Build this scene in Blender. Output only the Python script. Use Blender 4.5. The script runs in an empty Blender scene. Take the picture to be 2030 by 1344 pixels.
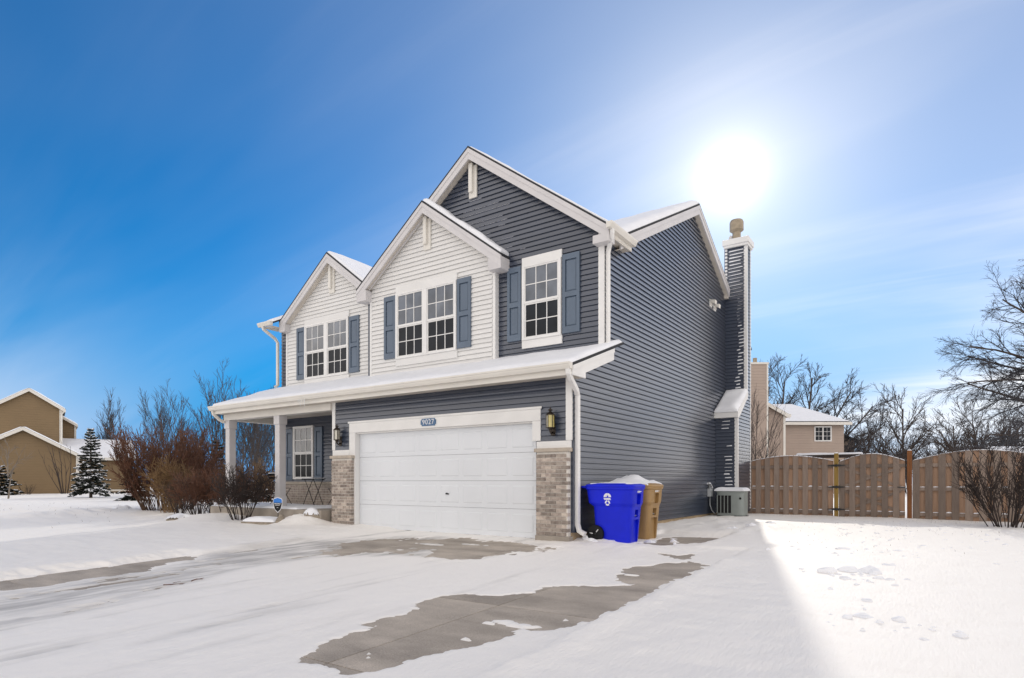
import bpy, bmesh, math, random
import numpy as np
from mathutils import Vector, Matrix

# ------------------------------------------------------------------ camera, sky, sun, exposure
sc = bpy.context.scene
col = sc.collection
YAW = math.radians(34.45)
FOC = 1218.0
cam_d = bpy.data.cameras.new('camera')
cam_d.sensor_fit = 'HORIZONTAL'
cam_d.sensor_width = 36.0
cam_d.lens = FOC / 2030 * 36
cam_d.shift_y = (954 - 672) / 2030
cam_d.clip_end = 2000
cam = bpy.data.objects.new('camera', cam_d)
cam.location = (0, 0, 1.06)
cam.rotation_euler = (math.radians(90), 0, YAW)
col.objects.link(cam)
sc.camera = cam

SUN_DIR = Vector((-0.272, 1.0254, 0.4959)).normalized()
SUN_EL = math.asin(SUN_DIR.z)
SUN_AZ = math.atan2(SUN_DIR.x, SUN_DIR.y)
world = bpy.data.worlds.new('World')
sc.world = world
world.use_nodes = True
wn, wl = world.node_tree.nodes, world.node_tree.links
wn.clear()
W_STRENGTH = 0.10
W_SAT = 1.25
W_TINT = (0.0, 0.50, 0.82)
W_LOW = (0.5, 2.3, 5.2, 1)
WROT = -50.0
WLOC = (1.4, 2.1, 0.0)


def wnode(t, **kw):
    n = wn.new(t)
    for k, v in kw.items():
        setattr(n, k, v)
    return n


def wmath(op, a, b=None, clamp=False):
    n = wnode('ShaderNodeMath', operation=op, use_clamp=clamp)
    for i, v in enumerate((a, b)):
        if v is None:
            continue
        if isinstance(v, (int, float)):
            n.inputs[i].default_value = v
        else:
            wl.new(v, n.inputs[i])
    return n.outputs[0]


sky = wnode('ShaderNodeTexSky', sky_type='NISHITA')
sky.sun_disc = False
sky.sun_elevation = SUN_EL
sky.sun_rotation = SUN_AZ
sky.air_density = 1.0
sky.dust_density = 0.05
sky.ozone_density = 3.0
tc = wnode('ShaderNodeTexCoord')
hsv = wnode('ShaderNodeHueSaturation')
hsv.inputs['Saturation'].default_value = W_SAT
tint = wnode('ShaderNodeVectorMath', operation='MULTIPLY')
tint.inputs[1].default_value = W_TINT
wl.new(sky.outputs[0], tint.inputs[0])
lowr = wnode('ShaderNodeMapRange', interpolation_type='SMOOTHSTEP')   # clear winter air: little glare along the horizon
lowr.inputs[1].default_value = -0.02
lowr.inputs[2].default_value = 0.30
lowr.inputs[3].default_value = 0.0
lowr.inputs[4].default_value = 1.0
sep0 = wnode('ShaderNodeSeparateXYZ')
wl.new(tc.outputs['Generated'], sep0.inputs[0])
wl.new(sep0.outputs[2], lowr.inputs[0])
dim = wnode('ShaderNodeMix', data_type='RGBA')
dim.inputs['A'].default_value = W_LOW
wl.new(tint.outputs[0], dim.inputs['B'])
wl.new(lowr.outputs[0], dim.inputs['Factor'])
wl.new(dim.outputs['Result'], hsv.inputs['Color'])
# cirrus on a flat layer high above: a veil thickened out of view to add fill light, with drawn-out wisps, thinnest high up ahead
sep = wnode('ShaderNodeSeparateXYZ')
wl.new(tc.outputs['Generated'], sep.inputs[0])
zz = wmath('ADD', wmath('MAXIMUM', sep.outputs[2], 0.0), 0.25)
comb = wnode('ShaderNodeCombineXYZ')
wl.new(wmath('DIVIDE', sep.outputs[0], zz), comb.inputs[0])
wl.new(wmath('DIVIDE', sep.outputs[1], zz), comb.inputs[1])


def wisps(rot, scl, loc, scale, detail, rough, dist, lo, hi):
    mp = wnode('ShaderNodeMapping')
    mp.inputs['Rotation'].default_value = (0, 0, math.radians(rot))
    mp.inputs['Scale'].default_value = scl
    mp.inputs['Location'].default_value = loc
    wl.new(comb.outputs[0], mp.inputs[0])
    no = wnode('ShaderNodeTexNoise')
    no.inputs['Scale'].default_value = scale
    no.inputs['Detail'].default_value = detail
    no.inputs['Roughness'].default_value = rough
    no.inputs['Distortion'].default_value = dist
    wl.new(mp.outputs[0], no.inputs['Vector'])
    mr = wnode('ShaderNodeMapRange', interpolation_type='SMOOTHSTEP')
    mr.inputs[1].default_value = lo
    mr.inputs[2].default_value = hi
    wl.new(no.outputs[0], mr.inputs[0])
    return mr.outputs[0]


W1 = wisps(WROT, (0.5, 1.5, 1.0), WLOC, 0.8, 4.0, 0.5, 0.6, 0.42, 0.70)
W2 = wisps(WROT + 12, (0.35, 2.2, 1.0), (3.1, 1.7, 0), 1.7, 6.0, 0.55, 0.4, 0.45, 0.75)
dot = wnode('ShaderNodeVectorMath', operation='DOT_PRODUCT')
nrm = wnode('ShaderNodeVectorMath', operation='NORMALIZE')
wl.new(tc.outputs['Generated'], nrm.inputs[0])
wl.new(nrm.outputs[0], dot.inputs[0])
dot.inputs[1].default_value = SUN_DIR
dp = wmath('MAXIMUM', dot.outputs['Value'], 0.0)
def lobe(n_, k_):
    return wmath('MULTIPLY', wmath('POWER', dp, n_), k_)


halo = wmath('ADD', wmath('ADD', lobe(1500.0, 4.5), lobe(420.0, 1.2)), wmath('ADD', lobe(120.0, 0.7), lobe(30.0, 0.5)))
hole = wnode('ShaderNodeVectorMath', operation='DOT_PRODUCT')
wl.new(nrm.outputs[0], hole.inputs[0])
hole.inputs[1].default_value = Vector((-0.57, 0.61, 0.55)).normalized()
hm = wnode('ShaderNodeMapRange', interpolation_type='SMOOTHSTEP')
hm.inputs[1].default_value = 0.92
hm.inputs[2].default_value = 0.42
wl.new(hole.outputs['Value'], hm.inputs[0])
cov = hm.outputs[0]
# veil + wisps; both thin out towards the clear quarter, the unseen side is thickened as added fill
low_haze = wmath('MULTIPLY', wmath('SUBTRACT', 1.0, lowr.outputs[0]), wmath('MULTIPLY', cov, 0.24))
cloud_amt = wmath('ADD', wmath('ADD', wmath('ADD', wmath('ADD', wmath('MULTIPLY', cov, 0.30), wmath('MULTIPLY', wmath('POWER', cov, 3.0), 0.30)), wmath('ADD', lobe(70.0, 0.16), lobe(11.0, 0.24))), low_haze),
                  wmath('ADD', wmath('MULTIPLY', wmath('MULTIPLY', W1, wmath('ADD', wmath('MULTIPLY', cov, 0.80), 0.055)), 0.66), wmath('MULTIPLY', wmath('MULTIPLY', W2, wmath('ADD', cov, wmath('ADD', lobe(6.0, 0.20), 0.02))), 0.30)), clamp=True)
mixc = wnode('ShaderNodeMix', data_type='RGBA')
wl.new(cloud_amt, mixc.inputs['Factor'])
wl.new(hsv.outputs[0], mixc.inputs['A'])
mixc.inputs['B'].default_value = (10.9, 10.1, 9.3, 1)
hcol = wnode('ShaderNodeVectorMath', operation='SCALE')
hcol.inputs[0].default_value = (1.0, 0.93, 0.82)
wl.new(halo, hcol.inputs['Scale'])
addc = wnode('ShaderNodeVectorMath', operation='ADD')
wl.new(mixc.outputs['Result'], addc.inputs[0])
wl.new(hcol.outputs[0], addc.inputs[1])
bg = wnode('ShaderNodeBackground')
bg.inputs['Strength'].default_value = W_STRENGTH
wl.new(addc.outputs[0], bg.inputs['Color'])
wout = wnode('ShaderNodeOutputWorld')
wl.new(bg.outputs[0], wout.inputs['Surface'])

sun_d = bpy.data.lights.new('sun', 'SUN')
sun_d.energy = 1.05
sun_d.angle = math.radians(0.9)
sun_d.color = (1.0, 0.93, 0.82)
sun = bpy.data.objects.new('sun', sun_d)
sun.rotation_euler = SUN_DIR.to_track_quat('Z', 'Y').to_euler()
sun.location = (-5, 25, 18)
col.objects.link(sun)

sc.view_settings.view_transform = 'Standard'
sc.view_settings.look = 'None'
sc.view_settings.gamma = 1.0
sc.view_settings.exposure = 0.50
sc.view_settings.use_curve_mapping = False

# ------------------------------------------------------------------ helpers
FW = Vector((-math.sin(YAW), math.cos(YAW), 0))
RT = Vector((math.cos(YAW), math.sin(YAW), 0))


def at(u, d, z=0.0):
    """ground point at bearing u (in sensor columns) and range d, used for laying out the far surroundings"""
    p = FW * d + RT * (d * (u - 1015) / FOC)
    return Vector((p.x, p.y, z))


def prop(o, label=None, cat=None, group=None, kind=None):
    if label:
        o['label'] = label
    if cat:
        o['category'] = cat
    if group:
        o['group'] = group
    if kind:
        o['kind'] = kind
    return o


def thing(name, label, cat, loc=(0, 0, 0), rz=0.0, group=None):
    o = bpy.data.objects.new(name, None)
    o.empty_display_size = 0.2
    o.location = loc
    o.rotation_euler = (0, 0, rz)
    col.objects.link(o)
    return prop(o, label, cat, group)


def wpart(o, parent):
    """parent a mesh modelled in world coordinates"""
    o.parent = parent
    if parent.type == 'EMPTY':
        o.matrix_parent_inverse = Matrix.Translation(-Vector(parent.location))
    return o


class MB:
    def __init__(s):
        s.v, s.f = [], []

    def add(s, vs, fs):
        n = len(s.v)
        s.v += [tuple(q) for q in vs]
        s.f += [tuple(i + n for i in q) for q in fs]
        return s

    def box(s, x0, x1, y0, y1, z0, z1):
        if x0 > x1: x0, x1 = x1, x0
        if y0 > y1: y0, y1 = y1, y0
        if z0 > z1: z0, z1 = z1, z0
        return s.add([(x0, y0, z0), (x1, y0, z0), (x1, y1, z0), (x0, y1, z0), (x0, y0, z1), (x1, y0, z1), (x1, y1, z1), (x0, y1, z1)],
                     [(0, 3, 2, 1), (4, 5, 6, 7), (0, 1, 5, 4), (1, 2, 6, 5), (2, 3, 7, 6), (3, 0, 4, 7)])

    def hexa(s, p):
        return s.add(p, [(0, 3, 2, 1), (4, 5, 6, 7), (0, 1, 5, 4), (1, 2, 6, 5), (2, 3, 7, 6), (3, 0, 4, 7)])

    def prism(s, poly, a0, a1, axis):
        n = len(poly)
        def P(q, a):
            if axis == 'x': return (a, q[0], q[1])
            if axis == 'y': return (q[0], a, q[1])
            return (q[0], q[1], a)
        vs = [P(q, a0) for q in poly] + [P(q, a1) for q in poly]
        fs = [tuple(range(n)), tuple(range(2 * n - 1, n - 1, -1))]
        fs += [(i, i + n, (i + 1) % n + n, (i + 1) % n) for i in range(n)]
        return s.add(vs, fs)

    def tube(s, pts, radii, n=8, cap=True):
        pts = [Vector(p) for p in pts]
        if isinstance(radii, (int, float)):
            radii = [radii] * len(pts)
        rings = []
        up = Vector((0, 0, 1))
        base = len(s.v)
        prev = None
        for i, p in enumerate(pts):
            d = (pts[min(i + 1, len(pts) - 1)] - pts[max(i - 1, 0)]).normalized()
            if prev is None:
                a = d.cross(up if abs(d.z) < 0.9 else Vector((1, 0, 0))).normalized()
            else:
                a = (prev - d * prev.dot(d)).normalized()
            prev = a
            b = d.cross(a)
            for k in range(n):
                t = 2 * math.pi * (k + 0.5) / n
                s.v.append(tuple(p + (a * math.cos(t) + b * math.sin(t)) * radii[i]))
        for i in range(len(pts) - 1):
            for k in range(n):
                a0 = base + i * n + k
                a1 = base + i * n + (k + 1) % n
                s.f.append((a0, a1, a1 + n, a0 + n))
        if cap:
            s.f.append(tuple(base + k for k in reversed(range(n))))
            e = base + (len(pts) - 1) * n
            s.f.append(tuple(e + k for k in range(n)))
        return s

    def loft(s, secs, n=24, p=4.0, cap=True):
        """stack of super-elliptic sections (z, cx, cy, half x, half y)"""
        base = len(s.v)
        for (z, cx, cy, hx, hy) in secs:
            for k in range(n):
                t = 2 * math.pi * (k + 0.5) / n
                c, q = math.cos(t), math.sin(t)
                s.v.append((cx + hx * math.copysign(abs(c) ** (2 / p), c), cy + hy * math.copysign(abs(q) ** (2 / p), q), z))
        for i in range(len(secs) - 1):
            for k in range(n):
                a0, a1 = base + i * n + k, base + i * n + (k + 1) % n
                s.f.append((a0, a1, a1 + n, a0 + n))
        if cap:
            s.f.append(tuple(base + k for k in reversed(range(n))))
            e = base + (len(secs) - 1) * n
            s.f.append(tuple(e + k for k in range(n)))
        return s

    def mesh(s, name, mat, smooth=False):
        m = bpy.data.meshes.new(name)
        m.from_pydata(s.v, [], s.f)
        if mat is not None:
            m.materials.append(mat)
        if smooth:
            m.polygons.foreach_set('use_smooth', [True] * len(m.polygons))
        bm = bmesh.new()
        bm.from_mesh(m)
        bmesh.ops.recalc_face_normals(bm, faces=bm.faces)
        bm.to_mesh(m)
        bm.free()
        m.update()
        return m

    def obj(s, name, mat, parent=None, smooth=False, bevel=0, world=True, kind=None):
        o = bpy.data.objects.new(name, s.mesh(name, mat, smooth))
        col.objects.link(o)
        if parent is not None:
            if world:
                wpart(o, parent)
            else:
                o.parent = parent
        if bevel:
            b = o.modifiers.new('bevel', 'BEVEL')
            b.width = bevel
            b.segments = 2
            b.limit_method = 'ANGLE'
        if kind:
            o['kind'] = kind
        return o


def box(name, mat, parent, x0, x1, y0, y1, z0, z1, bevel=0, world=True):
    return MB().box(x0, x1, y0, y1, z0, z1).obj(name, mat, parent, bevel=bevel, world=world)


def copy_tree(root, loc=None, rz=None, scale=None):
    def rec(o, par):
        c = o.copy()
        col.objects.link(c)
        c.parent = par
        for ch in o.children:
            rec(ch, c)
        return c
    r = rec(root, None)
    if loc is not None:
        r.location = loc
    if rz is not None:
        r.rotation_euler = (0, 0, rz)
    if scale is not None:
        r.scale = scale if not isinstance(scale, (int, float)) else (scale,) * 3
    return r


# lattice noise in numpy
_rng = np.random.default_rng(7)
_LAT = _rng.random((256, 256))


def vnoise(x, y):
    xi, yi = np.floor(x).astype(int), np.floor(y).astype(int)
    fx, fy = x - xi, y - yi
    fx, fy = fx * fx * (3 - 2 * fx), fy * fy * (3 - 2 * fy)
    g = lambda a, b: _LAT[a & 255, b & 255]
    return (g(xi, yi) * (1 - fx) + g(xi + 1, yi) * fx) * (1 - fy) + (g(xi, yi + 1) * (1 - fx) + g(xi + 1, yi + 1) * fx) * fy


def fbm(x, y, s, octv=4, rough=0.5):
    v, a, t = 0, 1.0, 0
    for i in range(octv):
        v = v + a * (vnoise(x * s + 17.3 * i, y * s + 5.1 * i) - 0.5)
        t += a
        a *= rough
        s *= 2.03
    return v / t


# ------------------------------------------------------------------ materials
MATS = {}


def M(name, c, rough=0.5, var=0.12, scale=6.0, bump=0.0, bscale=60.0, spec=0.5, metal=0.0, rnd=0.0, stretch=(1, 1, 1), c2=None, c2amt=0.5, detail=4.0):
    m = bpy.data.materials.new(name)
    m.use_nodes = True
    nt = m.node_tree
    b = nt.nodes['Principled BSDF']
    b.inputs['Roughness'].default_value = rough
    b.inputs['Metallic'].default_value = metal
    b.inputs['Specular IOR Level'].default_value = spec
    t = nt.nodes.new('ShaderNodeTexCoord')
    mpn = nt.nodes.new('ShaderNodeMapping')
    mpn.inputs['Scale'].default_value = stretch
    nt.links.new(t.outputs['Object'], mpn.inputs[0])
    n1 = nt.nodes.new('ShaderNodeTexNoise')
    n1.inputs['Scale'].default_value = scale
    n1.inputs['Detail'].default_value = detail
    oi = nt.nodes.new('ShaderNodeObjectInfo')
    vm = nt.nodes.new('ShaderNodeVectorMath')
    vm.operation = 'MULTIPLY_ADD'
    vm.inputs[1].default_value = (13.0, 7.0, 9.0)
    cmb = nt.nodes.new('ShaderNodeCombineXYZ')
    for i in range(3):
        nt.links.new(oi.outputs['Random'], cmb.inputs[i])
    nt.links.new(cmb.outputs[0], vm.inputs[0])
    nt.links.new(mpn.outputs[0], vm.inputs[2])
    nt.links.new(vm.outputs[0], n1.inputs['Vector'])
    mx = nt.nodes.new('ShaderNodeMix')
    mx.data_type = 'RGBA'
    lo = c2 if c2 else tuple(q * (1 - var) for q in c)
    hi = c if c2 else tuple(min(1, q * (1 + var)) for q in c)
    mx.inputs['A'].default_value = (*lo, 1)
    mx.inputs['B'].default_value = (*hi, 1)
    r = nt.nodes.new('ShaderNodeMapRange')
    r.inputs[1].default_value = 0.5 - 0.22 + (c2amt - 0.5) * 0.4
    r.inputs[2].default_value = 0.5 + 0.22 + (c2amt - 0.5) * 0.4
    nt.links.new(n1.outputs[0], r.inputs[0])
    nt.links.new(r.outputs[0], mx.inputs['Factor'])
    out = mx.outputs['Result']
    if rnd:
        hs = nt.nodes.new('ShaderNodeHueSaturation')
        r2 = nt.nodes.new('ShaderNodeMapRange')
        r2.inputs[3].default_value = 1 - rnd
        r2.inputs[4].default_value = 1 + rnd
        nt.links.new(oi.outputs['Random'], r2.inputs[0])
        nt.links.new(r2.outputs[0], hs.inputs['Value'])
        nt.links.new(out, hs.inputs['Color'])
        out = hs.outputs[0]
    nt.links.new(out, b.inputs['Base Color'])
    if bump:
        n2 = nt.nodes.new('ShaderNodeTexNoise')
        n2.inputs['Scale'].default_value = bscale
        n2.inputs['Detail'].default_value = 5
        nt.links.new(vm.outputs[0], n2.inputs['Vector'])
        bp = nt.nodes.new('ShaderNodeBump')
        bp.inputs['Strength'].default_value = bump
        bp.inputs['Distance'].default_value = 0.02
        nt.links.new(n2.outputs[0], bp.inputs['Height'])
        nt.links.new(bp.outputs[0], b.inputs['Normal'])
    MATS[name] = m
    return m


M('siding_blue', (0.036, 0.048, 0.078), 0.36, 0.12, 1.6, 0.10, 40, rnd=0.08, spec=0.35)
_b = MATS['siding_blue'].node_tree.nodes['Principled BSDF']     # glossy vinyl
_b.inputs['Coat Weight'].default_value = 1.0
_b.inputs['Coat Roughness'].default_value = 0.26
_b.inputs['Coat IOR'].default_value = 1.65
M('siding_white', (0.76, 0.75, 0.73), 0.45, 0.04, 1.5, 0.06, 40, rnd=0.02)
M('trim', (0.79, 0.78, 0.76), 0.40, 0.05, 2.5, 0.05, 25)
M('trim_cream', (0.74, 0.71, 0.65), 0.40, 0.06, 2.0, 0.05, 25)
M('soffit', (0.62, 0.57, 0.50), 0.6, 0.08, 3.0)
M('trim_grey', (0.62, 0.60, 0.60), 0.45, 0.06, 2.0, 0.05, 25)
M('garage_white', (0.735, 0.76, 0.79), 0.38, 0.025, 1.2, 0.06, 90)
M('shutter', (0.105, 0.142, 0.195), 0.42, 0.10, 3.0, 0.10, 60, stretch=(1, 1, 0.3))
M('shingle', (0.035, 0.036, 0.04), 0.9, 0.3, 30)
M('brick', (0.50, 0.435, 0.37), 0.85, 0.2, 12, 0.35, 90, rnd=0.38, c2=(0.25, 0.195, 0.17), c2amt=0.45)
M('mortar', (0.72, 0.68, 0.62), 0.9, 0.1, 20, 0.3, 120)
M('stone_cap', (0.46, 0.40, 0.33), 0.85, 0.15, 10, 0.3, 60)
M('concrete', (0.43, 0.375, 0.315), 0.75, 0.26, 1.6, 0.15, 70, rnd=0.06, detail=10, stretch=(0.7, 1.8, 1))
_nt = MATS['concrete'].node_tree          # damp stains and fine grit in the concrete
_b = _nt.nodes['Principled BSDF']
_src = _b.inputs['Base Color'].links[0].from_socket
_tc = _nt.nodes.new('ShaderNodeTexCoord')
_n = _nt.nodes.new('ShaderNodeTexNoise')
_n.inputs['Scale'].default_value = 1.1
_n.inputs['Detail'].default_value = 8
_n.inputs['Roughness'].default_value = 0.6
_nt.links.new(_tc.outputs['Object'], _n.inputs['Vector'])
_r = _nt.nodes.new('ShaderNodeMapRange')
_r.inputs[1].default_value, _r.inputs[2].default_value, _r.inputs[3].default_value, _r.inputs[4].default_value = 0.40, 0.60, 0.82, 1.05
_nt.links.new(_n.outputs[0], _r.inputs[0])
_g = _nt.nodes.new('ShaderNodeTexNoise')
_g.inputs['Scale'].default_value = 95
_g.inputs['Detail'].default_value = 3
_nt.links.new(_tc.outputs['Object'], _g.inputs['Vector'])
_r2 = _nt.nodes.new('ShaderNodeMapRange')
_r2.inputs[1].default_value, _r2.inputs[2].default_value, _r2.inputs[3].default_value, _r2.inputs[4].default_value = 0.3, 0.7, 0.80, 1.18
_nt.links.new(_g.outputs[0], _r2.inputs[0])
_m1 = _nt.nodes.new('ShaderNodeMath')
_m1.operation = 'MULTIPLY'
_nt.links.new(_r.outputs[0], _m1.inputs[0])
_nt.links.new(_r2.outputs[0], _m1.inputs[1])
_v = _nt.nodes.new('ShaderNodeVectorMath')
_v.operation = 'SCALE'
_nt.links.new(_src, _v.inputs[0])
_nt.links.new(_m1.outputs[0], _v.inputs['Scale'])
_nt.links.new(_v.outputs[0], _b.inputs['Base Color'])
M('concrete_dark', (0.33, 0.29, 0.245), 0.85, 0.18, 3.0, 0.2, 60)
M('joint', (0.05, 0.045, 0.04), 0.95)
M('foundation', (0.44, 0.33, 0.21), 0.85, 0.15, 4.0, 0.15, 60)
M('bronze', (0.045, 0.035, 0.028), 0.35, 0.3, 25, metal=0.6)
M('black_metal', (0.012, 0.012, 0.013), 0.45, 0.2)
M('black_plastic', (0.010, 0.010, 0.011), 0.5, 0.2, 30, spec=0.2)
M('bin_blue', (0.003, 0.014, 0.62), 0.42, 0.10, 4.0, 0.12, 160, spec=0.3)
M('bin_tan', (0.36, 0.22, 0.085), 0.42, 0.10, 4.0, 0.12, 160)
M('white_print', (0.82, 0.82, 0.84), 0.5, 0.05)
M('plate_blue', (0.065, 0.145, 0.27), 0.35, 0.3, 40)
M('sign_blue', (0.02, 0.19, 0.62), 0.4, 0.08, 20)
M('ac_grey', (0.27, 0.30, 0.285), 0.45, 0.06, 5)
M('dark_void', (0.008, 0.008, 0.009), 0.8)
M('keypad', (0.20, 0.205, 0.18), 0.5)
M('pipe_grey', (0.42, 0.44, 0.45), 0.5, 0.1)
M('cap_metal', (0.34, 0.28, 0.20), 0.5, 0.18, 9, metal=0.2)
M('wood_grey', (0.27, 0.21, 0.17), 0.85, 0.25, 3.5, 0.3, 30, rnd=0.26, stretch=(6, 6, 0.7), c2=(0.205, 0.155, 0.125), c2amt=0.45)
M('wood_backlit', (0.45, 0.29, 0.195), 0.85, 0.25, 3.5, 0.3, 30, rnd=0.26, stretch=(6, 6, 0.7), c2=(0.34, 0.22, 0.15), c2amt=0.45)  # warm bounced light on the far boards is put into their colour
M('post_yellow', (0.30, 0.19, 0.045), 0.8, 0.2, 5, 0.2, 40, stretch=(4, 4, 0.6))
M('post_brown', (0.20, 0.075, 0.022), 0.8, 0.25, 5, 0.2, 40, stretch=(4, 4, 0.6))
M('bark', (0.085, 0.066, 0.055), 0.9, 0.3, 8, 0.3, 30)
M('twig_dark', (0.055, 0.043, 0.040), 0.9, 0.25, 2)
M('twig_blue_cast', (0.060, 0.060, 0.070), 0.9, 0.25, 1)  # bluish cast of distance and sky put into the twig colour
M('twig_red', (0.125, 0.052, 0.027), 0.85, 0.35, 2.5)
M('twig_brown', (0.095, 0.055, 0.033), 0.85, 0.35, 2.0)
M('twig_tan', (0.24, 0.145, 0.065), 0.85, 0.3, 2.5)
M('twig_black', (0.040, 0.028, 0.024), 0.85, 0.3, 3)
M('twig_pale', (0.20, 0.165, 0.13), 0.85, 0.3, 3)
M('needles', (0.062, 0.072, 0.058), 0.8, 0.35, 3)
M('needles_dark', (0.018, 0.024, 0.018), 0.8, 0.35, 3)
M('snow_cap', (0.86, 0.87, 0.90), 0.65, 0.03, 3.0, 0.25, 25)
M('ice', (0.75, 0.77, 0.76), 0.1, 0.05)
M('wall_brown', (0.215, 0.145, 0.072), 0.6, 0.05, 1.0, 0.1, 20)
M('wall_tan', (0.40, 0.315, 0.26), 0.6, 0.05, 1.0, 0.1, 20)
M('stone', (0.30, 0.255, 0.20), 0.85, 0.25, 9, 0.4, 25)
M('steel', (0.6, 0.6, 0.6), 0.3, 0.05, metal=0.9)


def stripe(m, pitch):
    """lap-siding relief for walls too far off to tell the boards apart"""
    nt = m.node_tree
    b = nt.nodes['Principled BSDF']
    g = nt.nodes.new('ShaderNodeNewGeometry')
    s = nt.nodes.new('ShaderNodeSeparateXYZ')
    nt.links.new(g.outputs['Position'], s.inputs[0])
    d = nt.nodes.new('ShaderNodeMath')
    d.operation = 'DIVIDE'
    d.inputs[1].default_value = pitch
    nt.links.new(s.outputs[2], d.inputs[0])
    fr = nt.nodes.new('ShaderNodeMath')
    fr.operation = 'FRACT'
    nt.links.new(d.outputs[0], fr.inputs[0])
    bp = nt.nodes.new('ShaderNodeBump')
    bp.inputs['Strength'].default_value = 0.8
    bp.inputs['Distance'].default_value = 0.03
    bp.invert = True
    nt.links.new(fr.outputs[0], bp.inputs['Height'])
    nt.links.new(bp.outputs[0], b.inputs['Normal'])


stripe(MATS['wall_brown'], 0.2)
stripe(MATS['wall_tan'], 0.2)


def glass(name, c, rough=0.03):
    m = M(name, c, rough, 0.45, 2.2, 0.0, rnd=0.22)
    b = m.node_tree.nodes['Principled BSDF']
    b.inputs['IOR'].default_value = 1.5
    b.inputs['Coat Weight'].default_value = 1.0
    b.inputs['Coat Roughness'].default_value = 0.02
    return m


glass('glass_upper', (0.105, 0.120, 0.145))
glass('glass_lower', (0.012, 0.015, 0.020))
_b = MATS['glass_lower'].node_tree.nodes['Principled BSDF']     # behind an insect screen
_b.inputs['Coat Weight'].default_value = 0.0
_b.inputs['Roughness'].default_value = 0.3
_b.inputs['Specular IOR Level'].default_value = 0.25
glass('lamp_glass', (0.42, 0.40, 0.33), 0.1)
glass('lamp_amber', (0.50, 0.42, 0.14), 0.1)

# snow ground material: clean snow, packed icy snow where the 'thin' attribute says the wheels ran
snow = bpy.data.materials.new('snow')
snow.use_nodes = True
nt = snow.node_tree
b = nt.nodes['Principled BSDF']
b.inputs['Roughness'].default_value = 0.6
b.inputs['Specular IOR Level'].default_value = 0.3
attr = nt.nodes.new('ShaderNodeAttribute')
attr.attribute_name = 'thin'
tcn = nt.nodes.new('ShaderNodeTexCoord')
n1 = nt.nodes.new('ShaderNodeTexNoise')
n1.inputs['Scale'].default_value = 2.2
n1.inputs['Detail'].default_value = 7
mpn = nt.nodes.new('ShaderNodeMapping')
mpn.inputs['Scale'].default_value = (2.4, 0.55, 1)
nt.links.new(tcn.outputs['Object'], mpn.inputs[0])
nt.links.new(mpn.outputs[0], n1.inputs['Vector'])
mr1 = nt.nodes.new('ShaderNodeMapRange')
mr1.inputs[1].default_value = 0.28
mr1.inputs[2].default_value = 0.62
nt.links.new(n1.outputs[0], mr1.inputs[0])
mul = nt.nodes.new('ShaderNodeMath')
mul.operation = 'MULTIPLY'
nt.links.new(attr.outputs['Fac'], mul.inputs[0])
nt.links.new(mr1.outputs[0], mul.inputs[1])
mx = nt.nodes.new('ShaderNodeMix')
mx.data_type = 'RGBA'
mx.inputs['A'].default_value = (0.93, 0.90, 0.86, 1)
mx.inputs['B'].default_value = (0.40, 0.385, 0.37, 1)
nt.links.new(mul.outputs[0], mx.inputs['Factor'])
nt.links.new(mx.outputs['Result'], b.inputs['Base Color'])
n2 = nt.nodes.new('ShaderNodeTexNoise')
n2.inputs['Scale'].default_value = 14
n2.inputs['Detail'].default_value = 8
n2.inputs['Roughness'].default_value = 0.65
nt.links.new(mpn.outputs[0], n2.inputs['Vector'])
bp = nt.nodes.new('ShaderNodeBump')
bp.inputs['Strength'].default_value = 0.45
bp.inputs['Distance'].default_value = 0.03
nt.links.new(n2.outputs[0], bp.inputs['Height'])
nt.links.new(bp.outputs[0], b.inputs['Normal'])
MATS['snow'] = snow
T = MATS


# ------------------------------------------------------------------ ground: terrain, driveway slabs, snow
def terr(x, y):
    x, y = np.asarray(x, float), np.asarray(y, float)
    return -0.03 * np.clip(9.3 - y, 0, 13.0)


DX0, DX1 = -9.75, -2.40
bed = MB()
ys = [-6.0, 9.44]
bed.add([(DX0 + .03, ys[0], terr(0, ys[0]) - .05), (DX1 - .03, ys[0], terr(0, ys[0]) - .05), (DX1 - .03, 9.3, -.05), (DX0 + .03, 9.3, -.05)], [(0, 1, 2, 3)])
drive = bed.obj('driveway', T['joint'])
prop(drive, 'concrete driveway leading to the garage', 'driveway', kind='structure')
xe = [DX0, -7.65, -5.55, -3.45, DX1]
ye = [-6.0, -3.3, -1.27, 0.76, 2.78, 4.80, 6.83, 9.29]
for i in range(len(xe) - 1):
    for j in range(len(ye) - 1):
        g = 0.005
        x0, x1, y0, y1 = xe[i] + g, xe[i + 1] - g, ye[j] + g, ye[j + 1] - g
        z0, z1 = float(terr(0, y0)), float(terr(0, y1))
        MB().hexa([(x0, y0, z0 - .04), (x1, y0, z0 - .04), (x1, y1, z1 - .04), (x0, y1, z1 - .04), (x0, y0, z0), (x1, y0, z0), (x1, y1, z1), (x0, y1, z1)]).obj('concrete_slab', T['concrete'], drive)
MB().box(-10.62, -5.87, 9.30, 9.60, -.06, -.002).obj('concrete_slab', T['concrete'], drive)
pad = MB().box(-4.6, -2.9, 9.32, 12.4, -.05, -.004).obj('side_pad', T['concrete'])
prop(pad, 'concrete pad beside the garage next to the bins', 'pad', kind='structure')

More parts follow.
